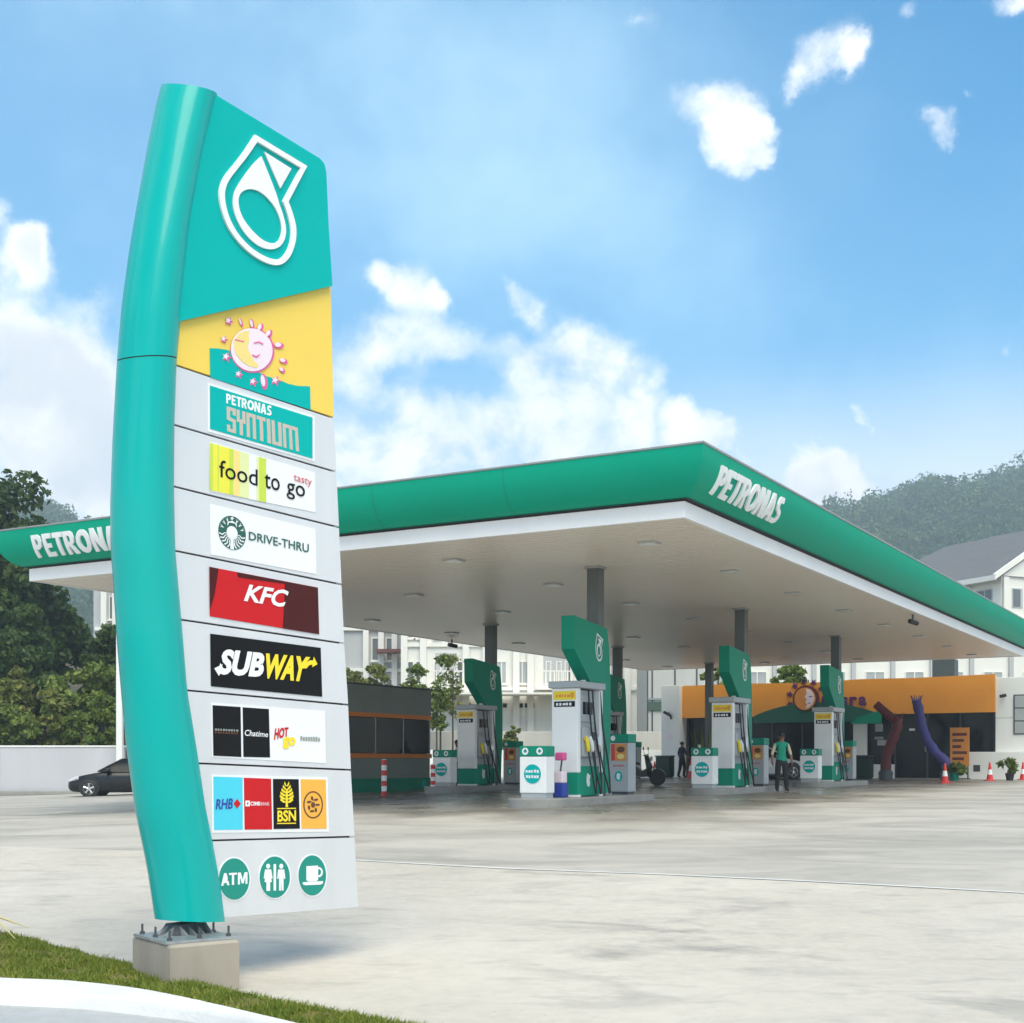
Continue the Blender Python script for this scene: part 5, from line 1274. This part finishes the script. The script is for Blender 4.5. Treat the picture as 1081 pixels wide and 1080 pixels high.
# shrubs and young trees above the retaining wall
for k, (px, d, ty, by, hw, n, lf, mt, lab) in enumerate([(374, 74, 690, 765, 16, 2600, .15, LEAFYL, 'bushy yellow-green tree behind the kiosk beside the totem edge'),
    (398, 74.5, 688, 765, 16, 2400, .15, LEAFYL, 'bushy tree behind the left part of the kiosk roof'),
    (440, 73.5, 690, 770, 14, 1100, .15, LEAF, 'thin leafy tree behind the right end of the kiosk'),
    (465, 73, 680, 775, 13, 900, .14, LEAF, 'slender young tree between the kiosk and the dark fin'),
    (478, 73.6, 672, 770, 10, 520, .14, LEAFYL, 'sparse young tree just left of the dark fin'),
    (461, 72.4, 738, 778, 9, 700, .13, LEAF, 'small shrub on the stained wall left of the pump by the kiosk'),
    (541, 72.6, 765, 790, 9, 700, .12, LEAFYL, 'dry tuft of shrub above the white wall right of the dark fin'),
    (532, 72.2, 778, 800, 7, 500, .12, LEAF, 'small green shrub at the white wall behind the dark cabinet')]):
    x = (px - CX) / F * d; zt = HC + (HY - ty) / F * d; zb = HC + (HY - by) / F * d; h = zt - zb
    b = Vector((x, d, zb)); w = hw / F * d
    # it roots on the terrace between the two walls
    zb0 = .3; h2 = zt - zb0
    tree('young_tree' if h > 2.4 else 'shrub', lab, Vector((x, d, zb0)), h2 - h * .55, (0, 0, h2 - h * .5, w, w, h * .5), 22, n, lf, mt, 'plants behind the white wall', seed=60 + k, cat='tree' if h > 2.4 else 'shrub', trunk_r=.05)

# ================================================================== SHOP
PS = Vector((20.8, 58.0, 0)); ST = PS + LV * 14.4
SZ = zg(PS.x, PS.y)
# local frame: x runs right along the front (-LV), y runs back (RV); origin at the left end of the fascia
shop = empty('station_shop', (ST.x, ST.y, SZ), ZROT); SW = 14.4
tag(shop, 'station shop with long orange fascia, green wave and dark glass front', 'shop')
fzt, fzb = 4.45, 2.85
MB().box(-1.05, SW + 7, .5, 9, -.1, .02).build('floor_slab', M['kerbgrey'], shop)
MB().box(-1.0, SW + 6.9, 8.7, 8.98, .022, 4.3).build('back_wall', M['wallwhite'], shop)
MB().box(-.85, SW + 6.8, .35, 8.68, 4.05, 4.3).build('roof', M['pumpgrey'], shop)
MB().box(-.95, 0.0, -.55, 8.6, -.05, 4.42, .02).build('end_pier', M['wallwhite'], shop)
MB().box(SW, SW + 7, -.10, .3, .9, 4.35, .02).build('side_wall', M['wallwhite'], shop)
MB().box(SW - 1.6, SW + 7, -.5, -.12, -.05, 1.16, .02).build('low_wall', M['wallwhite'], shop)
MB().box(SW + .004, SW + 7, -.105, -.101, 2.6, 2.63).build('wall_joint', M['bldgrey'], shop)
fa = MB(); top = [(0, 4.40), (3.2, 4.42), (6.2, 4.36), (8.6, 4.46), (11, 4.44), (SW, 4.50)]
mb = MB(); mb.prism([(0, fzb), (SW, fzb + .02)] + top[::-1], lambda x, z: (x, .1, z), lambda x, z: (x, -.22, z)); fas = mb.build('fascia', M['storeyellow'], shop)
arc = [(3.6, 2.845)] + [(3.6 + 5.9 * t, 2.845 + .62 * math.sin(math.pi * t) ** .8) for t in np.linspace(.03, .97, 22)] + [(9.5, 2.845), (9.5, 2.55), (3.6, 2.55)]
mb = MB(); mb.prism(arc, lambda x, z: (x, -.20, z), lambda x, z: (x, -.30, z)); gw = mb.build('green_wave', pmat('wave_dark_green', (.005, .10, .065), .4), shop)
mb = MB(); mb.prism([(8.5, 2.75), (9.6, 3.05), (9.6, 2.45), (8.2, 2.45)], lambda x, z: (x, -.31, z), lambda x, z: (x, -.36, z)); mb.build('wave_tail', M['greenpaint'], gw)
def on_shop(px, py):                                    # x along the front and height above the shop floor
    r = ray(px, py); n = RV; k = (ST - Vector((0, 0, HC))).dot(n) / r.dot(n); p = Vector((0, 0, HC)) + r * k; return (p - ST).dot(-LV), p.z - SZ
ex, ez = on_shop(853, 738); emb = disc_y(fas, 'sun_rim', ex, -.30, ez, .62, .62, M['tubered'], th=.06)
disc_y(fas, 'sun_disc', ex - .05, -.312, ez, .5, .52, M['plywood'], th=.01); mb = MB(); mb.prism([(ex + .0, ez + .46), (ex + .22, ez + .40), (ex + .36, ez + .22), (ex + .40, ez - .02), (ex + .30, ez - .26), (ex + .12, ez - .42), (ex - .02, ez - .44), (ex + .06, ez - .26), (ex - .03, ez - .16), (ex + .04, ez - .04), (ex - .06, ez + .08), (ex + .04, ez + .24)], lambda x, z: (x, -.313, z), lambda x, z: (x, -.322, z)); mb.build('moon', M['palepink'], fas)
MB().box(ex + .14, ex + .3, -.326, -.3225, ez + .08, ez + .12).build('face_line', M['purple'], fas); MB().box(ex + .08, ex + .22, -.326, -.3225, ez - .22, ez - .19).build('face_line', M['purple'], fas)
for k in range(11):
    a = 2 * math.pi * k / 11; mb = MB(); mb.prism(star(ex + .82 * math.cos(a), ez + .82 * math.sin(a), .16, 5, a), lambda x, z: (x, -.225, z), lambda x, z: (x, -.27, z)); mb.build('ray', M['purple'], fas)
tx, tz = on_shop(872, 742)
for i, c in enumerate('mesra'):
    vs, fs, w_, h_ = glyphs(c, .04, 1); x0 = tx - .1 + i * .42
    mb = MB(); mb.add([(x0 + .34 * a, -.27 + z * .03, tz - .18 + .42 * b) for a, b, z in vs], fs); mb.build('letter', M['purple'], fas)
# dark glazed front behind it
MB().box(.02, SW, .32, .34, .024, 2.9).build('glass_front', M['darkglass'], shop)
for i in range(11): xx = .1 + i * 1.42; MB().box(xx - .035, xx + .035, .24, .316, .024, 2.9).build('mullion', M['darkgrey'], shop)
px0, _ = on_shop(908, 760); MB().box(px0 - .28, px0 + .28, -.15, .2, .0, 2.62, .015).build('pier', M['wallwhite'], shop)
MB().box(px0 + .29, px0 + 1.5, -.14, .2, .0, .62, .015).build('stall_riser', M['wallwhite'], shop)
for (px, py, w, h, m_) in ((926, 768, .35, .35, 'winblind'), (926, 779, .4, .12, 'greyprint'), (929, 784, .4, .25, 'winblind'), (961, 770, .25, .1, 'lens'), (976, 785, .12, .7, 'greyprint'), (982, 790, .3, .3, 'winblind'), (735, 790, .22, .35, 'purewhite')):
    a, b = on_shop(px, py); MB().box(a - w / 2, a + w / 2, .31, .319, b - h / 2, b + h / 2).build('window_sticker', M[m_], shop)
for i in range(7): MB().box(1.2 + i * 1.9, 2.6 + i * 1.9, .8, 1.2, .03, 1.5).build('display_rack', M['shelf'], shop)
mb = MB(); mb.box(SW + .75, SW + 1.9, -.135, -.102, 1.9, 3.6); wf = mb.build('window', M['darkgrey'], shop)
for i in range(3): MB().box(SW + .80, SW + 1.85, -.14, -.136, 1.95 + i * .55, 2.45 + i * .55).build('pane', M['winblind'], wf)
for xx, zz_ in ((SW + .35, 3.55),):
    mb = MB(); mb.tube([(xx, -.11, zz_), (xx, -.22, zz_)], .03, 8); mb.tube([(xx - .14, -.25, zz_ - .02), (xx + .12, -.25, zz_ + .03)], .07, 10); mb.build('wall_camera', M['rubber'], shop, 40)
mb = MB(); mb.tube([(-.55, -.56, 3.1), (-.55, -.7, 3.05)], .04, 8); mb.tube([(-.72, -.74, 3.14), (-.4, -.78, 2.98)], .07, 10); mb.tube([(-.45, -.62, 3.0), (-.38, -.66, 2.8)], .05, 8); mb.build('wall_camera', M['rubber'], shop, 40)
disc_y(shop, 'round_notice', -.5, -.556, 1.95, .16, .2, M['palepink'])
MB().box(6.0, 6.14, -.4, -.3, fzt + .05, fzt + .2).build('roof_lamp', M['darkgrey'], shop)
MB().box(*[v + .55 for v in (on_shop(962, 700)[0], on_shop(986, 700)[0])], 1.6, 2.4, 4.302, 5.35, .02).build('roof_plant_box', M['columnm'], shop)
vx, vz = on_shop(1033.5, 811); MB().box(vx - .14, vx + .14, -.51, -.501, vz - .14, vz + .14).build('vent', M['darkgrey'], shop)

# tubes, cones, poster, plants in front of the shop
def air_dancer(px, d, path, r, mat, lab, arm):
    g = gpt(px, d); t = empty('air_dancer', g, ZROT)
    MB().lathe([(.28, 0), (.30, .3), (.22, .42)], seg=16).build('blower', M['darkgrey'], t, 40)
    pts = [Vector(p) for p in path]; q = []
    for i in range(len(pts) - 1):
        for f in (0, .34, .67): q.append(pts[i].lerp(pts[i + 1], f))
    q.append(pts[-1]); mb = MB(); mb.tube(q, [r * (1 + .10 * math.sin(i * 2.1)) for i in range(len(q))], 14); b = mb.build('body', mat, t, 60)
    for a in arm:
        mb = MB(); mb.tube(a, [r * .95, r * .85, r * .8], 12); mb.build('arm', mat, t, 60)
    e = q[-1]; 
    for k in range(7): a = k * .9; mb = MB(); mb.tube([e + Vector((math.cos(a) * r * .7, math.sin(a) * r * .7, -.02)), e + Vector((math.cos(a) * r * 1.3, math.sin(a) * r * 1.1, .22))], [.03, .012], 5); mb.build('streamer', mat, t)
    tag(t, lab, 'air dancer', 'inflatable tubes by the shop')
air_dancer(935, 56, [(0, 0, .4), (.02, 0, 1.0), (.25, 0, 1.6), (.45, 0, 2.1), (.5, 0, 2.55)], .21, M['tubered'], 'dark red inflatable tube figure with a raised arm by the shop door', [[(.45, 0, 2.4), (.05, -.05, 2.75), (-.38, -.1, 3.15)]])
air_dancer(1000, 55.5, [(0, 0, .4), (-.05, 0, .75), (-.5, 0, 1.15), (-.85, 0, 1.7), (-1.05, 0, 2.3), (-1.15, 0, 2.9), (-1.25, 0, 3.3)], .20, M['tubeblue'], 'indigo inflatable tube figure bending left by the shop window', [])
def cone(px, d, lab, s=1.0):
    t = empty('traffic_cone', gpt(px, d)); MB().box(-.19 * s, .19 * s, -.19 * s, .19 * s, 0, .035, .01).build('base', M['red'], t)
    MB().lathe([(.135 * s, .035), (.10 * s, .25 * s)], seg=16).build('body', M['red'], t, 40); MB().lathe([(.10 * s, .25 * s), (.07 * s, .45 * s)], seg=16).build('white_sleeve', M['pumpwhite'], t, 40); MB().lathe([(.07 * s, .45 * s), (.03 * s, .72 * s), (.02 * s, .74 * s)], seg=16).build('tip', M['red'], t, 40)
    tag(t, lab, 'cone', 'red traffic cones')
cone(997.5, 50, 'red traffic cone in front of the indigo tube figure'); cone(1045, 54, 'red traffic cone in front of the white low wall by the potted plant')
cone(691, 62, 'red traffic cone behind the scooter'); cone(730, 60, 'tall red cone-shaped stand beside the dark-clothed person', 1.25); cone(1080, 55.5, 'red traffic cone at the right edge of the picture')
pg = gpt(1013, 57.6); po = empty('poster_stand', pg, ZROT); MB().box(-.40, .40, 0, .05, .55, 2.2, .01).build('board', M['plywood'], po)
for i in range(5): MB().box(-.3, .3 - .12 * (i % 3), -.006, -.001, 1.85 - i * .26, 1.97 - i * .26).build('printed_line', M['brown'] if i % 2 else M['tubered'], po)
for sx in (-.34, .34): MB().box(sx - .025, sx + .025, -.03, .06, 0, .548).build('leg', M['darkgrey'], po)
MB().box(-.42, .42, -.2, .2, 0, .04).build('foot', M['darkgrey'], po); tag(po, 'tall orange poster board standing by the shop window', 'poster stand')
def potted(px, d, h, lab, n=260, wide=.3, potm='pot', leaf=.13):
    t = empty('potted_plant', gpt(px, d)); MB().lathe([(.13, 0), (.18, .28), (.19, .30), (.15, .29)], seg=16).build('pot', M[potm], t, 40)
    cl = [(random.gauss(0, wide * .4), random.gauss(0, wide * .4), .35 + random.random() * h) for _ in range(9)]; leaves('foliage', LEAF, cl, [wide * .55] * 9, n, leaf, t, aspect=2.6); MB().tube([(0, 0, .25), (.02, 0, .3 + h * .6)], [.02, .01], 6).build('stem', M['bark'], t)
    tag(t, lab, 'plant', 'potted plants by the shop')
potted(1066, 54.6, .5, 'dark potted plant against the white low wall at the right')
potted(1008, 55.2, .25, 'low green plant box beside the orange poster', 240, .4, 'greenpaint')
def tall_plant(px, d, lab):
    t = empty('snake_plant', gpt(px, d)); MB().lathe([(.16, 0), (.22, .5), (.23, .52), (.19, .51)], seg=16).build('pot', M['pot'], t, 40)
    for k in range(9):
        a = k * .75; h = 1.2 + .5 * random.random(); mb = MB(); b = Vector((.08 * math.cos(a), .08 * math.sin(a), .48)); e = b + Vector((.35 * math.cos(a), .35 * math.sin(a), h)); s_ = Vector((-math.sin(a), math.cos(a), 0)) * .05
        m_ = b.lerp(e, .5) - Vector((.06 * math.cos(a), .06 * math.sin(a), 0)); mb.loft([[b - s_ * .6, b + s_ * .6, b + UP * .01], [m_ - s_, m_ + s_, m_ + Vector((.01, .01, .01))], [e - s_ * .1, e + s_ * .1, e + UP * .01]]); mb.build('leaf', LEAFYL, t)
    tag(t, lab, 'plant')
tall_plant(742, 44, 'tall spiky plant showing above the bin on the second island')
for px, lab in ((702, 'dark green wheeled bin by the white pier of the shop'), (912, 'dark low display box at the shop door')):
    g = gpt(px, 62.5 if px == 702 else 58.5); t = empty('waste_box', g, ZROT); MB().box(-.35, .35, -.3, .3, .05, .95, .03).build('body', pmat('dark_green_plastic', (.012, .035, .022), .5), t); MB().box(-.38, .38, -.33, .33, .952, 1.02, .02).build('lid', M['darkgrey'], t); MB().box(-.3, .3, -.25, .25, 0, .05).build('base', M['rubber'], t); tag(t, lab, 'box')
g = gpt(836, 72); tree('broadleaf_tree', 'leafy tree showing above the middle of the shop roof', g, 4.2, (0, 0, 5.15, 1.3, 1.3, .8), 18, 1300, .2, LEAF, seed=91, trunk_r=.09, limbs=6)
g = gpt(758, 71); tree('broadleaf_tree', 'small tree showing above the left end of the shop roof', g, 4.1, (0, 0, 5.05, .8, .8, .65), 12, 700, .18, LEAF, seed=92, trunk_r=.08, limbs=6)

# ================================================================== VEHICLES
def make_car(name, label, loc, rz, paint):
    """length along x, nose at x = 0"""
    t = empty(name, loc, rz); Ln = 4.35
    xs = np.array([0, .06, .18, .45, .9, 1.25, 1.8, 2.4, 3.0, 3.5, 3.9, 4.2, 4.32, 4.35])
    top = np.array([.56, .64, .70, .79, .88, .94, .95, .96, .97, .99, 1.0, .96, .86, .76])
    bot = np.array([.34, .25, .20, .18, .18, .18, .18, .18, .18, .18, .20, .26, .34, .42])
    hw = np.array([.52, .64, .74, .82, .86, .875, .88, .88, .88, .875, .86, .80, .72, .62])
    mb = MB(); rings = []
    for x, zt, zb, h in zip(xs, top, bot, hw):
        m_ = (zt + zb) / 2; r = []
        for (a, b) in ((-.80, 0), (-.97, .10), (-1.0, .35), (-1.0, .62), (-.965, .84), (-.88, .95), (-.6, .995), (0, 1.02), (.6, .995), (.88, .95), (.965, .84), (1.0, .62), (1.0, .35), (.97, .10), (.80, 0)):
            r.append((x, a * h, zb + (zt - zb) * b))
        rings.append(r)
    mb.loft(rings); body = mb.build('body', paint, t, 35)
    # greenhouse
    gx = [1.12, 1.5, 1.95, 2.5, 3.1, 3.6, 4.0]; gt = [.955, 1.20, 1.41, 1.47, 1.45, 1.34, 1.01]; gw = [.72, .68, .62, .60, .60, .60, .66]
    mb = MB(); mb.loft([[(x, -.80, .93), (x, -w - (.8 - w) * .25, .93 + (z - .93) * .6), (x, -w, .93 + (z - .93) * .93), (x, -w * .8, z), (x, w * .8, z), (x, w, .93 + (z - .93) * .93), (x, w + (.8 - w) * .25, .93 + (z - .93) * .6), (x, .80, .93)] for x, z, w in zip(gx, gt, gw)]); mb.build('windows', M['darkglass'], t, 40)
    mb = MB(); mb.loft([[(x, -w - .012, z - .10), (x, -w * .86, z + .012), (x, 0, z + .03), (x, w * .86, z + .012), (x, w + .012, z - .10)] for x, z, w in list(zip(gx, gt, gw))[2:6]], closed=False); mb.build('roof', paint, t, 40)
    for sg in (1, -1):
        for (a, b) in (((1.15, .78, .95), (1.98, .615, 1.40)), ((2.55, .80, .95), (2.6, .61, 1.42)), ((3.95, .78, .98), (3.55, .60, 1.34))):
            MB().tube([(a[0], sg * a[1], a[2]), (b[0], sg * b[1], b[2])], .03, 6).build('pillar', paint, t)
        MB().box(1.45, 1.62, *sorted((sg * .82, sg * 1.0)), .93, 1.06, .03).build('mirror', paint, t)
        mb = MB(); mb.tube([(.10, sg * .62, .60), (.42, sg * .80, .72)], [.06, .075], 10); mb.build('headlight', M['lampglass'], t, 40)
        mb = MB(); mb.tube([(4.28, sg * .66, .82), (4.12, sg * .82, .86)], [.07, .08], 10); mb.build('tail_light', M['tail'], t, 40)
        d = MB(); d.box(1.5, 1.512, *sorted((sg * .86, sg * .885)), .3, .92).box(2.55, 2.562, *sorted((sg * .86, sg * .886)), .3, .92); d.build('door_seam', M['gap'], t)['kind'] = 'stuff'
        for hx in (2.35, 3.35): MB().box(hx, hx + .18, *sorted((sg * .87, sg * .905)), .82, .85, .008).build('door_handle', paint, t)
        for wx_ in (.86, 3.46):
            mb = MB(); mb.lathe([(.375, -.02), (.375, .02)], (wx_, sg * .868, .36), 26, 'y'); mb.build('wheel_arch', M['rubber'], t)
            c = (wx_, sg * .83, .315); mb = MB(); mb.lathe([(.2, -.1), (.28, -.1), (.312, -.07), (.315, 0), (.312, .07), (.28, .1), (.2, .1)], c, 28, 'y'); w = mb.build('wheel', M['rubber'], t, 40)
            rim = MB(); rim.lathe([(.215, sg * .085), (.215, sg * .10), (.19, sg * .10), (.19, sg * .085)], c, 28, 'y'); rim.lathe([(.06, sg * .085), (.05, sg * .115)], c, 14, 'y')
            for k in range(5):
                a = 2 * math.pi * k / 5 + .3; rim.tube([(c[0] + .04 * math.cos(a), c[1] + sg * .105, c[2] + .04 * math.sin(a)), (c[0] + .20 * math.cos(a), c[1] + sg * .098, c[2] + .20 * math.sin(a))], [.032, .04], 6)
            rim.build('rim', M['alloy'], w, 40)
    MB().box(-.004, .02, -.42, .42, .36, .50, .01).build('grille', M['rubber'], t); MB().box(4.34, 4.36, -.26, .26, .55, .66).build('number_plate', M['pumpwhite'], t)
    tag(t, label, 'car'); return t
g = gpt(76, 50.5); make_car('parked_car', 'black hatchback with silver wheels by the left wall, half hidden by the totem', g, R_(3), M['blackpaint'])
g = gpt(846, 57); make_car('parked_car', 'white car behind the attendant, tail lamp showing', g, R_(196), M['whitepaint'])

def make_scooter(loc, rz, label):
    t = empty('motorcycle', loc, rz)
    for x in (-.62, .62):
        mb = MB(); mb.lathe([(.20, -.05), (.27, -.045), (.285, 0), (.27, .045), (.20, .05)], (x, 0, .285), 24, 'y'); w = mb.build('wheel', M['rubber'], t, 40); MB().lathe([(.21, -.03), (.21, .03)], (x, 0, .285), 20, 'y').build('rim', M['steel'], w)
    mb = MB(); mb.loft([[(x, -w, z0), (x, -w, z1), (x, w, z1), (x, w, z0)] for x, w, z0, z1 in ((-.75, .08, .55, .72), (-.4, .15, .42, .78), (-.1, .15, .35, .70), (.1, .12, .30, .50), (.3, .14, .32, .60))]); mb.build('body', M['blackpaint'], t, 40)
    mb = MB(); mb.loft([[(x, -w, z0), (x, -w * .8, z1), (x, w * .8, z1), (x, w, z0)] for x, w, z0, z1 in ((-.72, .09, .72, .80), (-.4, .15, .78, .86), (.0, .12, .71, .78))]); mb.build('seat', M['rubber'], t, 40)
    mb = MB(); mb.loft([[(.3 + (z - .3) * -.12 + dx, -w, z), (.42 + (z - .3) * -.12 + dx, -w * .6, z), (.42 + (z - .3) * -.12 + dx, w * .6, z), (.3 + (z - .3) * -.12 + dx, w, z)] for z, w, dx in ((.3, .1, .0), (.6, .2, .02), (.9, .17, .0), (1.02, .1, -.02))]); mb.build('leg_shield', M['blackpaint'], t, 40)
    MB().tube([(.62, 0, .285), (.4, 0, .75), (.28, 0, 1.05)], .03, 8).build('fork', M['steel'], t, 40); MB().tube([(.22, -.32, 1.02), (.28, -.1, 1.05), (.28, .1, 1.05), (.22, .32, 1.02)], .018, 8).build('handlebar', M['darkgrey'], t, 40)
    MB().lathe([(.02, 0), (.08, .04), (.08, .08)], (.36, 0, .92), 14, 'x').build('headlight', M['lampglass'], t, 40); mb = MB(); mb.loft([[(.62 + .30 * math.cos(a), -.07, .285 + .30 * math.sin(a)), (.62 + .30 * math.cos(a), .07, .285 + .30 * math.sin(a))] for a in np.linspace(.2, 2.4, 10)], closed=False); mb.build('mudguard', M['blackpaint'], t)
    for sg in (-1, 1):
        mb = MB(); mb.tube([(.25, sg * .26, 1.03), (.22, sg * .32, 1.22)], .008, 6); mb.lathe([(.055, -.01), (.055, .01)], (.22, sg * .32, 1.26), 12, 'x'); mb.build('mirror', M['darkgrey'], t)
    MB().box(-.95, -.6, -.18, .18, .86, 1.16, .04).build('top_box', M['rubber'], t); mb = MB(); mb.tube([(-.2, .12, .25), (-.8, .16, .32)], [.04, .055], 10); mb.build('exhaust', M['steel'], t, 40)
    MB().tube([(-.05, .1, .32), (-.02, .26, .01)], .014, 6).build('side_stand', M['steel'], t); tag(t, label, 'motorcycle')
make_scooter(gpt(675, 45.5), R_(-20), 'black scooter parked right of the nearest poster cabinet')

# ================================================================== PEOPLE
def person(label, loc, rz, top, legs, sleeve, hairm, pose, h=1.68, cap=False):
    t = empty('person', loc, rz); k = h / 1.72
    # joints: name -> (pos, radius); facing -y
    J = dict(pel=((0, 0, .94), .135), wst=((0, .0, 1.08), .125), chs=((0, 0, 1.28), .15), col=((0, .01, 1.42), .085), nek=((0, 0, 1.50), .055), jaw=((0, -.015, 1.56), .07), hed=((0, -.01, 1.63), .092), crn=((0, 0, 1.70), .06))
    E = [('pel', 'wst'), ('wst', 'chs'), ('chs', 'col'), ('col', 'nek'), ('nek', 'jaw'), ('jaw', 'hed'), ('hed', 'crn')]
    for s, n in ((-1, 'l'), (1, 'r')):
        p = pose[n]
        J.update({n + 'sh': ((s * .175, .01, 1.40), .068), n + 'el': ((s * p['el'][0], p['el'][1], p['el'][2]), .047), n + 'wr': ((s * p['wr'][0], p['wr'][1], p['wr'][2]), .033),
                  n + 'hp': ((s * .095, 0, .86), .105), n + 'kn': ((s * p['kn'][0], p['kn'][1], .48), .082), n + 'ak': ((s * p['ft'][0], p['ft'][1], .09), .062), n + 'to': ((s * (p['ft'][0] + .02), p['ft'][1] - .17, .045), .036)})
        E += [('col', n + 'sh'), (n + 'sh', n + 'el'), (n + 'el', n + 'wr'), ('pel', n + 'hp'), (n + 'hp', n + 'kn'), (n + 'kn', n + 'ak'), (n + 'ak', n + 'to')]
    names = list(J); me = bpy.data.meshes.new('body'); me.from_pydata([tuple(c * k for c in J[n][0]) for n in names], [(names.index(a), names.index(b)) for a, b in E], [])
    ob = bpy.data.objects.new('body', me); COL.objects.link(ob); md = ob.modifiers.new('s', 'SKIN'); md.use_smooth_shade = True
    for i, n in enumerate(names):
        sv = me.skin_vertices[0].data[i]; r = J[n][1] * k; sv.radius = (r, r * (.78 if n in ('pel', 'wst', 'chs') else 1)); sv.use_root = (n == 'pel')
    ob.modifiers.new('u', 'SUBSURF').levels = 2
    bpy.context.view_layer.update(); m2 = bpy.data.meshes.new_from_object(ob.evaluated_get(bpy.context.evaluated_depsgraph_get())); bpy.data.objects.remove(ob)
    for m_ in (M['skin'], top, legs, sleeve, M['rubber']): m2.materials.append(m_)
    for pl in m2.polygons:
        c = pl.center / k; ax_ = abs(c.x)
        if c.z < .085: i = 4
        elif c.z < .93 and ax_ < .21 and not (ax_ > .19 and c.z > .7): i = 2
        elif c.z > 1.47: i = 0
        elif ax_ > .185: i = 3 if c.z > 1.10 else 0
        elif c.z < .93: i = 2
        else: i = 1
        pl.material_index = i; pl.use_smooth = True
    o = bpy.data.objects.new('body', m2); COL.objects.link(o); o.parent = t
    mb = MB()                                            # hair or cap as a shell over the skull
    rings = []
    for a in np.linspace(0.05, 1.0, 7):
        z = 1.615 + .115 * a; r = .104 * math.sqrt(max(0.02, 1 - (a * .97) ** 2)) + .004; rings.append([(r * math.cos(b) * k, (.004 + r * 1.12 * math.sin(b)) * k, (z + .02 * math.sin(b) * (1 - a) * -1 + (.015 if math.sin(b) < -.4 else 0)) * k) for b in np.linspace(0, 2 * math.pi, 18, endpoint=False)])
    mb.loft(rings); mb.build('cap' if cap else 'hair', hairm, t, 60)
    if cap: MB().box(-.07 * k, .07 * k, -.19 * k, -.09 * k, 1.645 * k, 1.66 * k, .004).build('cap_peak', hairm, t)
    f = MB(); f.tube([(0, -.085 * k, 1.645 * k), (0, -.112 * k, 1.60 * k), (0, -.085 * k, 1.59 * k)], [.008 * k, .016 * k, .008 * k], 6)
    for s in (-1, 1): f.tube([(s * .092 * k, .0, 1.60 * k), (s * .103 * k, .012 * k, 1.64 * k)], [.012 * k, .016 * k], 6)
    f.build('nose_and_ears', M['skin'], t, 50)['kind'] = 'stuff'
    for s in (-1, 1): MB().lathe([(.002, -.008), (.010, 0), (.002, .006)], (s * .034 * k, -.092 * k, 1.638 * k), 8, 'y').build('eye', M['hair'], t)
    MB().box(-.025 * k, .025 * k, -.094 * k, -.082 * k, 1.562 * k, 1.569 * k).build('mouth', M['tubered'], t)
    for s, n in ((-1, 'l'), (1, 'r')):
        w = Vector(J[n + 'wr'][0]) * k; d = (w - Vector(J[n + 'el'][0]) * k).normalized(); sd_ = d.cross(Vector((1, 0, 0)));
        sd_ = sd_.normalized() if sd_.length > .1 else Vector((0, 1, 0)); hb = MB()
        hb.tube([w - d * .02, w + d * .03, w + d * .08], [.026, .036, .034], 8)
        for q in range(4): b = w + d * .075 + sd_ * (.027 - q * .018); ln = (.075, .085, .08, .062)[q]; hb.tube([b, b + d * ln * .55 + Vector((-s * .006, 0, 0)), b + d * ln * .95 + Vector((-s * .025, 0, 0))], [.009, .0085, .006], 6)
        b = w + d * .03 + sd_ * .03; hb.tube([b, b + d * .035 + sd_ * .022, b + d * .065 + sd_ * .024], [.011, .010, .007], 6)
        h_ = hb.build('hand', M['skin'], t, 50); h_['kind'] = 'stuff'
    tag(t, label, 'person'); return t
PA = dict(l=dict(el=(.27, .02, 1.14), wr=(.29, -.08, .90), kn=(.12, -.01), ft=(.13, .02)), r=dict(el=(.27, .02, 1.14), wr=(.28, -.09, .91), kn=(.12, -.02), ft=(.15, .0)))
person('attendant in green vest over cream sleeves, black trousers and dark cap, standing facing us', gpt(825, 38.2), R_(4), M['shirtgreen'], M['trousers'], M['shirtpale'], M['hair'], PA, 1.66, True)
PB = dict(l=dict(el=(.24, -.06, 1.14), wr=(.20, -.22, 1.02), kn=(.10, -.08), ft=(.10, -.02)), r=dict(el=(.24, .04, 1.14), wr=(.24, -.06, .92), kn=(.10, .04), ft=(.10, .16)))
person('person in dark navy clothes standing by the white pier of the shop', gpt(720, 61.0), R_(120), M['navy'], M['trousers'], M['navy'], M['hair'], PB, 1.62)
PC = dict(l=dict(el=(.25, -.04, 1.14), wr=(.22, -.2, .98), kn=(.10, -.02), ft=(.10, .0)), r=dict(el=(.25, .0, 1.14), wr=(.24, -.12, .95), kn=(.10, .0), ft=(.12, .04)))
person('person in white top and dark trousers behind the pump by the kiosk', gpt(483, 45.5), R_(-90), M['pumpwhite'], M['navy'], M['pumpwhite'], M['hair'], PC, 1.62)

# ================================================================== HAZE (even, humid air over the whole place)
hb = MB(); hb.box(-960, 960, -70, 860, -4, 172); hz_o = hb.build('haze', None)
hm = bpy.data.materials.new('humid_air'); hm.use_nodes = True; ht = hm.node_tree; ht.nodes.clear()
hv_ = ht.nodes.new('ShaderNodeVolumePrincipled'); hv_.inputs['Color'].default_value = (.74, .90, 1.0, 1); hv_.inputs['Density'].default_value = .0009; hv_.inputs['Anisotropy'].default_value = .1
ho = ht.nodes.new('ShaderNodeOutputMaterial'); ht.links.new(hv_.outputs[0], ho.inputs['Volume'])
hz_o.data.materials.clear(); hz_o.data.materials.append(hm); tag(hz_o, 'pale humid haze hanging over the whole place', 'haze', kind='stuff')
